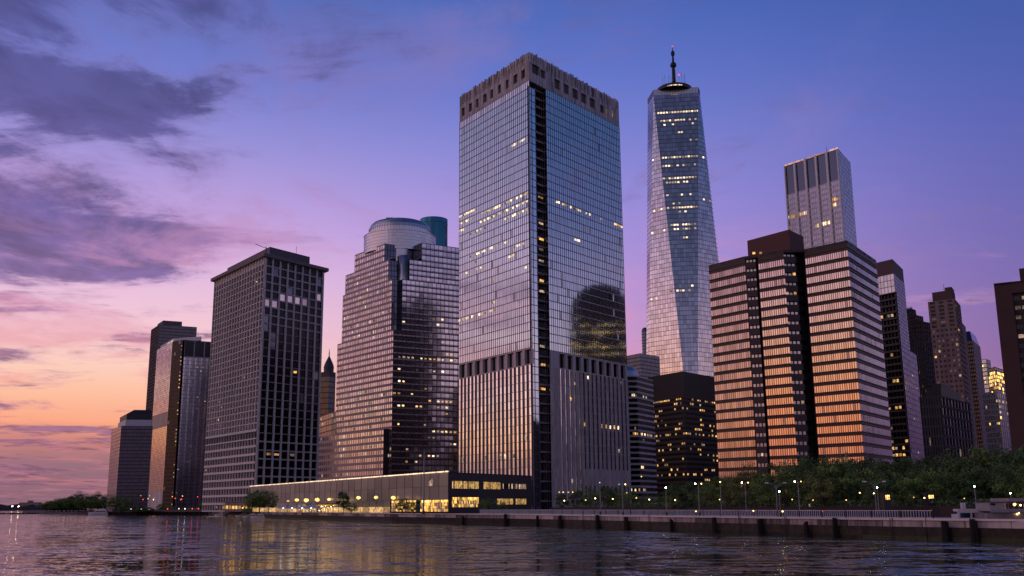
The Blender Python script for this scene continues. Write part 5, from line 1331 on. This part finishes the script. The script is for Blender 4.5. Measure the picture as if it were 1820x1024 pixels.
# ------------------------------------------------------------------ right-hand quay: kiosk, slanted post and white terraces
p = at(1704, 925, on_shore(1704, -3).y); D = p.y; z0 = GZ; zt = at(1704, 905, D).z; x0 = p.x; x1 = at(1749, 925, D).x
T = thing('quay_kiosk', (x0, D, GZ), 'small white quay kiosk with two dark windows', 'kiosk')
zw0, zw1 = lerp(z0, zt, .12), lerp(z0, zt, .62); xm = lerp(x0, x1, .53)
mb = MB(); mb.box(x0, x1, D + .35, D + 3, z0, zt - .9, WP); mb.box(x0, x0 + .35, D, D + .34, z0, zt, WP); mb.box(x1 - .4, x1, D, D + .34, z0, zt, WP); mb.box(xm - .13, xm + .13, D, D + .34, z0, zw1, WP)
mb.box(x0 + .36, x1 - .41, D + .002, D + .33, z0, zw0, WP); mb.box(x0 + .36, x1 - .41, D + .003, D + .33, zw1, zw1 + .25, WP); mb.build('white_frame', T)
mb = MB(); mb.box(x0 + .36, x1 - .41, D + .06, D + 2.9, zw1 + .26, zt + .02, CW); mb.build('corrugated_fascia', T)
for u0, u1 in ((x0 + .36, xm - .14), (xm + .14, x1 - .41)):
    mb = MB(); mb.face([(u0, D + .2, zw0), (u1, D + .2, zw0), (u1, D + .2, zw1), (u0, D + .2, zw1)], glass('blue_dark_glass', (.06, .10, .18), .1) if 'blue_dark_glass' not in MATS else MATS['blue_dark_glass']); mb.build('window', T)
pt = at(1711, 893.5, D + 4); pb_ = at(1713, 905, D + 4); mb = MB(); mb.prism([(pt.x - .4, D + 3.6), (pt.x + .35, D + 3.6), (pt.x + .35, D + 4.2), (pt.x - .4, D + 4.2)], GZ, pt.z, WP); o = mb.build('white_vent_stack'); tag(o, 'slim white vent stack rising just behind the white quay kiosk', 'vent stack')
PWH = plain('worn_white_paint', (.30, .28, .30), .7, var=.4, scale=.9); PWG = plain('worn_grey_paint', (.22, .20, .21), .8, var=.5, scale=.7)
D = on_shore(1790, -9).y; T = thing('terrace_building', (at(1790, 915, D).x, D, GZ), 'white two-deck terrace building on the quay at the right edge', 'building')
X_ = lambda x: at(x, 905, D).x; Z_ = lambda y: at(1790, y, D).z
mb = MB(); mb.box(X_(1752), X_(1850), D, D + 8, GZ, Z_(912), PWG); mb.build('plinth', T)
mb = MB(); mb.box(X_(1760), X_(1850), D - .5, D + 8, Z_(908), Z_(905), PWH); mb.box(X_(1758), X_(1850), D - .7, D - .4, Z_(911), Z_(906), PWH); mb.build('deck', T)
mb = MB(); mb.box(X_(1761), X_(1791), D + .5, D + 6, Z_(905) + .01, Z_(893.5), PWH); mb.box(X_(1760), X_(1794), D + .2, D + 6.3, Z_(893.5), Z_(892.5), PWG); mb.build('cabin', T)
mb = MB(); mb.face([(X_(1764), D + .45, Z_(898)), (X_(1772), D + .45, Z_(898)), (X_(1772), D + .45, Z_(894.6)), (X_(1764), D + .45, Z_(894.6))], GK); mb.build('window', T)
mb = MB(); mb.box(X_(1794), X_(1850), D - .2, D + 7, Z_(891.5), Z_(885.5), PWH); mb.build('upper_deck_parapet', T)
mb = MB(); mb.box(X_(1794), X_(1850), D + 3, D + 7, Z_(905) + .01, Z_(891.5) - .01, RB); mb.build('rear_wall', T)
for x, y, s in ((1803, 896.5, .28), (1814, 898, .16), (1808, 914, .14), (1811, 912, .12)):
    mb = MB(); p = at(x, y, D - .2); bulb(mb, p, s, MATS['amber_head']); mb.build('deck_light', T)
mb = MB()
for k in range(9): xx = lerp(X_(1773), X_(1845), k / 8); mb.box(xx - .04, xx + .04, D - .45, D - .37, Z_(905), Z_(905) + 1.0, PWH)
mb.box(X_(1773), X_(1845), D - .46, D - .36, Z_(905) + 1.0, Z_(905) + 1.08, PWH); mb.build('deck_railing', T)

# ------------------------------------------------------------------ left: pier, boats, tents, traffic, far shore
D0 = 965
T = thing('timber_pier', gx(290, D0, 0), 'long low black timber pier jutting along the water at left', 'pier')
mb = MB(); p0 = gx(165, D0 + 120); p1 = gx(382, D0 - 60); e_ = Vector((0, 8, 0)); mb.prism([tuple(v)[:2] for v in (p0, p1, p1 + e_, p0 + e_)], 3.2, 4.2, plain('weathered_deck', (.11, .10, .10), .9)); mb.build('deck', T)
mb = MB()
for i in range(40):
    q = p0.lerp(p1, i / 39); mb.bar((q.x, q.y + .6, -1), (q.x, q.y + .6, 3.2), .75, TIM, .75, 6)
mb.prism([tuple(v)[:2] for v in (p0 + Vector((0, 3, 0)), p1 + Vector((0, 3, 0)), p1 + e_, p0 + e_)], -1, 3.19, TIM); mb.build('piles', T)
def boat(name, x, D, Ln, label, hull=WP, cabin=True, cat='boat', group=None, tall=1.0):
    p = gx(x, D, 0); T = thing(name, (p.x, p.y, 0), label, cat, group); mb = MB()
    h = Ln * .13 * tall; w = Ln * .13; secs = [(-.5, .85, 1.0), (-.2, 1, 1.0), (.2, .9, 1.08), (.42, .45, 1.25), (.5, .04, 1.35)]
    rows = []
    for t, ww, hh in secs: rows.append([(p.x - t * Ln, p.y - w * ww, h * hh), (p.x - t * Ln, p.y - w * ww * .6, -.2), (p.x - t * Ln, p.y + w * ww * .6, -.2), (p.x - t * Ln, p.y + w * ww, h * hh)])
    for r0, r1 in zip(rows, rows[1:]):
        for k in range(3): mb.face([r0[k], r0[k+1], r1[k+1], r1[k]], hull)
        mb.face([r0[3], r0[0], r1[0], r1[3]], hull)
    mb.face(rows[0], hull); mb.build('hull', T)
    if cabin:
        c = lambda t, u, z: (p.x - t * Ln, p.y + u * w, z)
        def cab(t0, t1, sl, z0, z1, ww, nm, mt):
            m2 = MB(); A = [c(t0, -ww, z0), c(t1, -ww, z0), c(t1, ww, z0), c(t0, ww, z0)]; B = [c(t0, -ww * .9, z1), c(t1 - sl, -ww * .9, z1), c(t1 - sl, ww * .9, z1), c(t0, ww * .9, z1)]
            for k in range(4): j = (k + 1) % 4; m2.face([A[k], A[j], B[j], B[k]], mt)
            m2.face(B, mt); m2.build(nm, T)
        cab(-.42, .28, .16, h * 1.0, h * 1.9, .7, 'cabin', WP); cab(-.35, .06, .08, h * 1.9, h * 2.5, .55, 'flybridge', WP)
        m2 = MB(); m2.face([c(-.36, -.72, h * 1.3), c(.16, -.72, h * 1.3), c(.1, -.68, h * 1.65), c(-.36, -.68, h * 1.65)], GK); m2.build('windows', T)
        m2 = MB(); m2.bar(c(-.2, 0, h * 2.5), c(-.2, 0, h * 3.6), .12, WP); m2.build('mast', T)
    return T
boat('motor_yacht', 176, 1060, 21, 'white motor yacht moored before the wooded point at far left', tall=.95)
for i, x in enumerate((392, 404, 417, 431, 446, 459)):
    boat('moored_boat', x, lerp(860, 640, (x - 392) / 70.), 9, 'small pale boat moored in the marina row right of the timber pier', hull=random.choice([WP, WHM, CW]), group='boats moored in the marina')
L_COOL2 = lamp('cool_white_lamp', (.75, .86, 1), 4.5, var=.3)
def tent(x, y, D, label, grp):
    p = gx(x, D, GZ); T = thing('canopy_tent', p, label, 'tent', grp); mb = MB(); s = 3.2
    for sx in (-1, 1):
        for sy in (-1, 1): mb.bar((p.x + sx * s, p.y + sy * s, GZ), (p.x + sx * s, p.y + sy * s, GZ + 2.6), .1, WP)
    mb.build('frame', T); mb = MB(); a_ = [(p.x - s - .3, p.y - s - .3, GZ + 2.6), (p.x + s + .3, p.y - s - .3, GZ + 2.6), (p.x + s + .3, p.y + s + .3, GZ + 2.6), (p.x - s - .3, p.y + s + .3, GZ + 2.6)]
    for k in range(4):
        q0, q1 = a_[k], a_[(k+1) % 4]; mb.face([q0, q1, (p.x, p.y, GZ + 4.6)], WP); mb.face([(q0[0], q0[1], GZ + 2.1), (q1[0], q1[1], GZ + 2.1), q1, q0], WP)
    mb.build('cover', T); mb = MB(); mb.bar((p.x, p.y - s - 1.0, GZ), (p.x, p.y - s - 1.0, GZ + 2.2), .05, MD); bulb(mb, (p.x, p.y - s - 1.0, GZ + 2.4), .32, L_COOL2); mb.build('lamp', T)
for i, x in enumerate((398, 412, 427, 442, 458, 474, 490, 506, 522, 540, 556)):
    tent(x, 0, lerp(870, 520, min(1, (x - 398) / 160)), 'white market tent with a peaked cover on the lamp-lit quay', 'market tents on the quay')
rl_ = random.Random(9)
for i in range(78):
    x = rl_.uniform(388, 600); D = lerp(880, 470, (x - 388) / 212) ; y = hor(x) + rl_.choice([0.5, 2, 4, 6, 8]) + rl_.uniform(-1, 1); p = at(x, y, D); z = max(GZ + .6, p.z)
    T = thing('string_light', (p.x, p.y, GZ), 'tiny light of the busy quay market', 'lamp', 'lights of the quay market'); 
    mb = MB(); mb.bar((p.x, p.y, GZ), (p.x, p.y, z), .04, MD, sides=4); mb.build('post', T)
    mb = MB(); bulb(mb, (p.x, p.y, z + .2), D * .00048, rl_.choice([L_STRING, L_GOLD, L_COOL, L_GOLD, L_STRING])); mb.build('bulb', T)
# road traffic below the far left towers
CARP = [plain('car_paint_dark', (.03, .03, .035), .3), plain('car_paint_silver', (.3, .3, .32), .3), plain('car_paint_red', (.20, .02, .02), .3)]
def car(x, D, label, van=False, red=True):
    p = gx(x, D, GZ + 1.3); T = thing('van' if van else 'car', (p.x, p.y, GZ + 1.3), label, 'van' if van else 'car', 'traffic on the riverside road'); mt = random.choice(CARP); w, l, h = .95, 2.3, (2.2 if van else 1.4); z = GZ + 1.3
    mb = MB(); mb.box(p.x - l, p.x + l, p.y - w, p.y + w, z + .35, z + .95, mt); k = .95
    A = [(p.x - l * .8, p.y - w * .95, z + .95), (p.x + l * .6, p.y - w * .95, z + .95), (p.x + l * .6, p.y + w * .95, z + .95), (p.x - l * .8, p.y + w * .95, z + .95)]
    B = [(p.x - l * (.78 if van else .55), p.y - w * .8, z + h), (p.x + l * (.5 if van else .3), p.y - w * .8, z + h), (p.x + l * (.5 if van else .3), p.y + w * .8, z + h), (p.x - l * (.78 if van else .55), p.y + w * .8, z + h)]
    for i in range(4): j = (i + 1) % 4; mb.face([A[i], A[j], B[j], B[i]], GK)
    mb.face(B, mt); mb.build('body', T)
    for sx in (-.6, .6):
        for sy in (-1, 1):
            q = (p.x + sx * l, p.y + sy * w); m2 = MB(); m2.bar((q[0], q[1] - .1, z + .33), (q[0], q[1] + .1, z + .33), .33, MD, sides=12); m2.build('wheel', T)
    m2 = MB(); bulb(m2, (p.x - l - .05, p.y - w * .8, z + .75), .55, L_RED if red else L_STRING); m2.build('tail_light' if red else 'headlight', T)
mb = MB(); p0, p1 = gx(225, 1005), gx(448, 900); mb.prism([tuple(v)[:2] for v in (p0, p1, p1 + Vector((0, 12, 0)), p0 + Vector((0, 12, 0)))], GZ, GZ + 1.3, PAVE); tag(mb.build('road'), kind='structure')
for x, rd in ((238, 0), (256, 0), (270, 0), (303, 1), (323, 0), (334, 0), (347, 1), (358, 1), (366, 1), (375, 0), (392, 1), (413, 1), (432, 0)):
    car(x, lerp(1005, 900, (x - 225) / 223) + 5, ('car with glowing red tail lights on the road below the far left towers' if rd else 'car with bright headlights on the road below the far left towers'), x in (347, 392), rd)
rl_ = random.Random(21)
for i in range(26):
    x = rl_.uniform(240, 446); D = lerp(1005, 900, (x - 225) / 223) + rl_.choice((-4, 14)); p = at(x, hor(x) - rl_.choice((14, 15, 17, 20)) + rl_.uniform(-1.5, 1.5), D)
    T = thing('roadside_lamp', (p.x, p.y, GZ), 'small lamp along the riverside road below the far left towers', 'lamp', 'lamps along the riverside road')
    mb = MB(); mb.bar((p.x, p.y, GZ), (p.x, p.y, p.z), .06, MD, sides=5); mb.build('post', T); mb = MB(); bulb(mb, (p.x, p.y, p.z), D * .00048, rl_.choice([L_RED, L_AMB, L_GOLD, L_RED, L_STRING])); mb.build('lamp_head', T)
# lit ground-floor shopfront at the foot of the grid tower
T = thing('shopfront', gx(405, 700), 'low glazed shopfront with warm lit windows at the foot of the grid tower', 'shop')
p0, p1 = xy(gx(362, 830)), xy(gx(448, 690)); mb = MB(); P = facade(mb, p0, p1, GZ, GZ + 6.5, 16, 1, GK, MD, vw=.4, hh=.8); dd = (p1 - p0).normalized(); n4 = Vector((dd.y, -dd.x)); mb.prism([tuple(v) for v in (p0 + n4, p1 + n4, p1 - n4 * 6, p0 - n4 * 6)], GZ + 6.5, GZ + 7.1, MD); o = mb.build('glazed_wall', T)
lit_windows(o, P, [LGP, L_AMB, L_WARM], v0=.3, v1=.7)
# distant shore across the river
FAR = plain('far_hills', (.045, .04, .05), 1.0, var=.4, scale=.02)
mb = MB(); rn = random.Random(3); prev = None
xs = [lerp(-1, 130, i / 66) for i in range(67)]
mb = MB(); top = [gx(x - 40, 4000, 0) for x in xs]
for i in range(66):
    h0 = 20 + 5 * math.sin(i * .35) + 3 * math.sin(i * 1.1); h1 = 20 + 5 * math.sin((i + 1) * .35) + 3 * math.sin((i + 1) * 1.1)
    a_, b_ = top[i], top[i+1]; c_ = Vector((0, 260, 0))
    mb.face([(a_.x, a_.y, -1), (b_.x, b_.y, -1), (b_.x, b_.y, h1 * .6), (a_.x, a_.y, h0 * .6)], FAR); mb.face([(a_.x, a_.y, h0 * .6), (b_.x, b_.y, h1 * .6), (b_.x, b_.y + 120, h1), (a_.x, a_.y + 120, h0)], FAR); mb.face([(a_.x, a_.y + 120, h0), (b_.x, b_.y + 120, h1), (b_.x, b_.y + 400, 0), (a_.x, a_.y + 400, 0)], FAR)
tag(mb.build('far_shore_hill'), kind='structure')
p = gx(50, 4080); T = thing('distant_hall', (p.x, p.y, 18), 'low wide hall with a small tower on the far shore at left', 'building')
mb = MB(); mb.box(p.x - 38, p.x + 38, p.y, p.y + 30, 0, 32, MA); mb.build('hall', T); mb = MB(); mb.box(p.x - 4, p.x + 12, p.y - 1, p.y + 14, 32, 39, MA); mb.build('tower', T)
for x, lb_ in ((22, 'white light on the far shore at left'), (33, 'second white light on the far shore just right of the first')):
    p = at(x, 900, 3950); T = thing('shore_light', (p.x, p.y, 0), lb_, 'lamp'); mb = MB(); mb.bar((p.x, p.y, 0), (p.x, p.y, p.z), .3, MD); mb.build('post', T); mb = MB(); bulb(mb, (p.x, p.y, p.z), 1.7, L_LAMP); mb.build('lamp_head', T)
mb = MB(); rn = random.Random(2); p0, p1 = gx(-30, 1500), gx(84, 1380)
for i in range(150):
    q = p0.lerp(p1, rn.random()); s = rn.uniform(1.0, 2.2); k = [(rn.uniform(.7, 1.2)) for _ in range(6)]
    mb.lathe((q.x, q.y + rn.uniform(-2, 2)), [(s * 1.2, -.5), (s * k[0], .4), (s * .7 * k[1], s * .8), (.1, s)], TIM, 7)
o = mb.build('rock_jetty'); tag(o, 'low dark rock jetty lying along the water at far left', 'jetty')
boat('launch', 64, 1620, 9, 'tiny dark launch beyond the rock jetty at far left', hull=MD, cabin=False)
# ------------------------------------------------------------------ round-topped tower to the right of the view, mirrored in the glass tower
o_ = Vector((640, 768)); T = thing('round_topped_tower', (o_.x, o_.y, GZ), 'dark round topped tower mirrored in the right wall of the glass tower', 'skyscraper')
d = Vector((-.3, .95)).normalized(); nn = Vector((d.y, -d.x)); nn = -nn if nn.x > 0 else nn; w = 36.0; zt = 232.0
mb = MB(); q = [o_ - d * w, o_ + d * w, o_ + d * w - nn * 50, o_ - d * w - nn * 50]
P = facade(mb, q[1], q[0], GZ, zt, 16, 52, GK, MD, vw=.4, hh=1.0); blank(mb, [q[0], q[3], q[2], q[1]], GZ, zt, MD)
ob = mb.build('dark_wall', T)
lit_windows(ob, [p for p in P if random.random() < (.8 if p[1] % 6 in (0, 4) else .05)], [L_GOLD, L_AMB, L_WARM], v0=.2, v1=.6, limit=60)
mb = MB(); N_ = 14
arc = [(math.cos(math.pi * i / N_), math.sin(math.pi * i / N_)) for i in range(N_ + 1)]
for off_ in (0, -50):
    mb.face([((o_ + d * w * c_ + nn * off_).x, (o_ + d * w * c_ + nn * off_).y, zt + s_ * 34) for c_, s_ in arc], GK)
for (c0, s0), (c1, s1) in zip(arc, arc[1:]):
    p0, p1 = o_ + d * w * c0, o_ + d * w * c1; mb.face([(p0.x, p0.y, zt + s0 * 34), (p1.x, p1.y, zt + s1 * 34), ((p1 - nn * 50).x, (p1 - nn * 50).y, zt + s1 * 34), ((p0 - nn * 50).x, (p0 - nn * 50).y, zt + s0 * 34)], MD)
mb.build('barrel_roof', T)
# ------------------------------------------------------------------ stepped slab to the right of the view, mirrored in the stepped granite tower
A_ = Vector((432, 451)); B_ = Vector((560, 519)); d = (A_ - B_).normalized(); nn = Vector((d.y, -d.x)); nn = nn if nn.x < 0 else -nn
T = thing('stepped_dark_slab', (A_.x, A_.y, GZ), 'dark slab with stepped roofline mirrored in the stepped granite tower', 'skyscraper')
steps = [(0, .2, 268), (.2, .36, 286), (.36, .55, 304), (.55, .76, 322), (.76, 1, 338)]
for t0, t1, h in steps:
    p = A_.lerp(B_, t1); q = A_.lerp(B_, t0); mb = MB(); facade(mb, p, q, GZ, h, max(2, int(26 * (t1 - t0))), 60, GK, MD, vw=.5, hh=1.2); bk = [q - nn * 45, p - nn * 45]
    blank(mb, [q, bk[0], bk[1], p], GZ, h, MD); mb.face([(v.x, v.y, h) for v in (p, q, bk[0], bk[1])], RF); mb.build('dark_wing', T)
